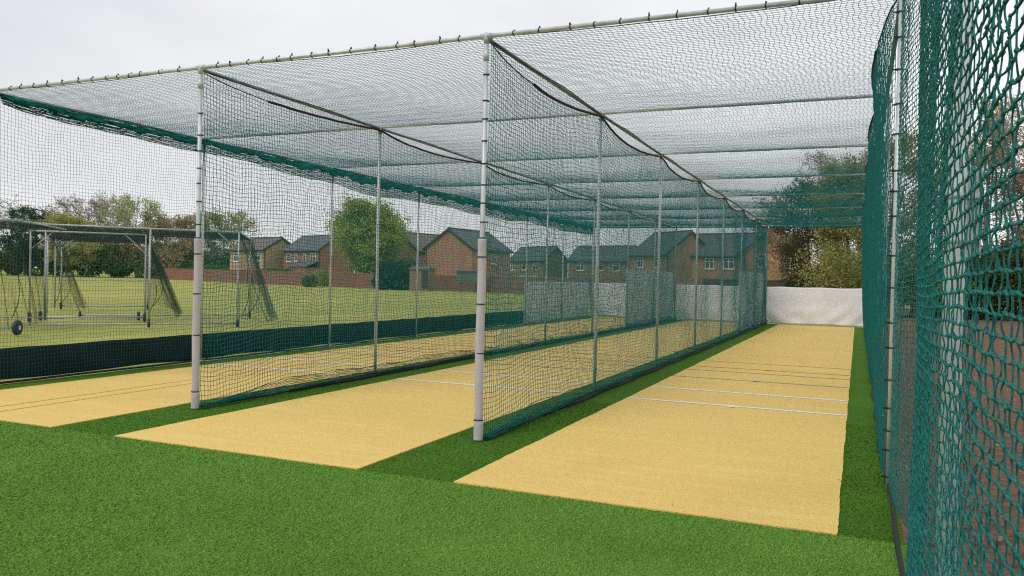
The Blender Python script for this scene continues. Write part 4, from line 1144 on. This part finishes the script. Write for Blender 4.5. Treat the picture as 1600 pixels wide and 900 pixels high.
MB().box((2.85, -.12, 4.0), (3.25, 0.0, 4.45)).obj('alarm_box', M['yellow_box'], hi)

# garden sheds and table
s0 = at(640, 88); sh = empty('garden_shed', 'small brick shed with dark grey roof rising over the garden wall', 'shed', (float(s0[0]), float(s0[1]), 0), YAW - .25)
MB().box((0, 0, 0), (2.2, 2, 2.35)).obj('wall', M['brick_brown'], sh)
MB().add([(-.15, -.2, 2.353), (2.35, -.2, 2.353), (2.35, 2.2, 2.353), (-.15, 2.2, 2.353), (.1, 1, 2.75), (2.1, 1, 2.75)], [(0, 1, 5, 4), (2, 3, 4, 5), (1, 2, 5), (3, 0, 4), (3, 2, 1, 0)]).obj('roof', M['slate'], sh)
MB().box((1.45, -.05, .3), (2.12, -.003, 2.2)).obj('door', M['wood_dark'], sh)
s0 = ground_at(713, 455.6) + np.array([.5, -1.0, 0]); sh = empty('raised_hut', 'grey-green timber hut on stilts in front of the orange brick house', 'hut', (float(s0[0]), float(s0[1]), 0), YAW - .1)
MB().box((0, 0, 1.15), (2.2, 1.2, 2.2)).obj('cabin', M['shed_grey'], sh)
MB().add([(-.12, -.15, 2.203), (2.32, -.15, 2.203), (2.32, 1.35, 2.26), (-.12, 1.35, 2.26), (-.12, -.15, 2.28), (2.32, -.15, 2.28), (2.32, 1.35, 2.36), (-.12, 1.35, 2.36)], [(3, 2, 1, 0), (4, 5, 6, 7), (0, 1, 5, 4), (1, 2, 6, 5), (2, 3, 7, 6), (3, 0, 4, 7)]).obj('roof', M['slate'], sh)
for (x_, y_) in ((.35, .1), (1.9, .1), (.35, 1.1), (1.9, 1.1)): MB().box((x_ - .05, y_ - .05, 0), (x_ + .05, y_ + .05, 1.147)).obj('leg', M['shed_grey'], sh)
MB().box((-.15, -.12, 1.02), (2.9, -.06, 1.14)).obj('rail', M['shed_grey'], sh)
s0 = at(812, 128); tb = empty('garden_table', 'white garden table seen over the wall, right of the middle padded pole', 'table', (float(s0[0]), float(s0[1]), 0), YAW)
MB().box((0, 0, 1.9), (3.0, 1.2, 1.97)).obj('tabletop', M['white'], tb)
for (x_, y_) in ((.1, .1), (2.9, .1), (.1, 1.1), (2.9, 1.1)): MB().box((x_ - .05, y_ - .05, 0), (x_ + .05, y_ + .05, 1.897)).obj('leg', M['white'], tb)

# faint painted boundary lines on the field
for (u0, v0, u1, v1) in ((378, 479.5, 628, 468.5), (520, 466, 600, 461.5)):
    a, b = ground_at(u0, v0), ground_at(u1, v1); d = (b - a) / np.linalg.norm(b - a); n = np.array([-d[1], d[0], 0]) * .09
    zz = np.array([0, 0, -.014])
    o = MB().add([tuple(a - n + zz), tuple(b - n + zz), tuple(b + n + zz), tuple(a + n + zz)], [(0, 1, 2, 3)]).obj('field_line', M['line_faint'] if 'line_faint' in M else M['white']); o['kind'] = 'structure'
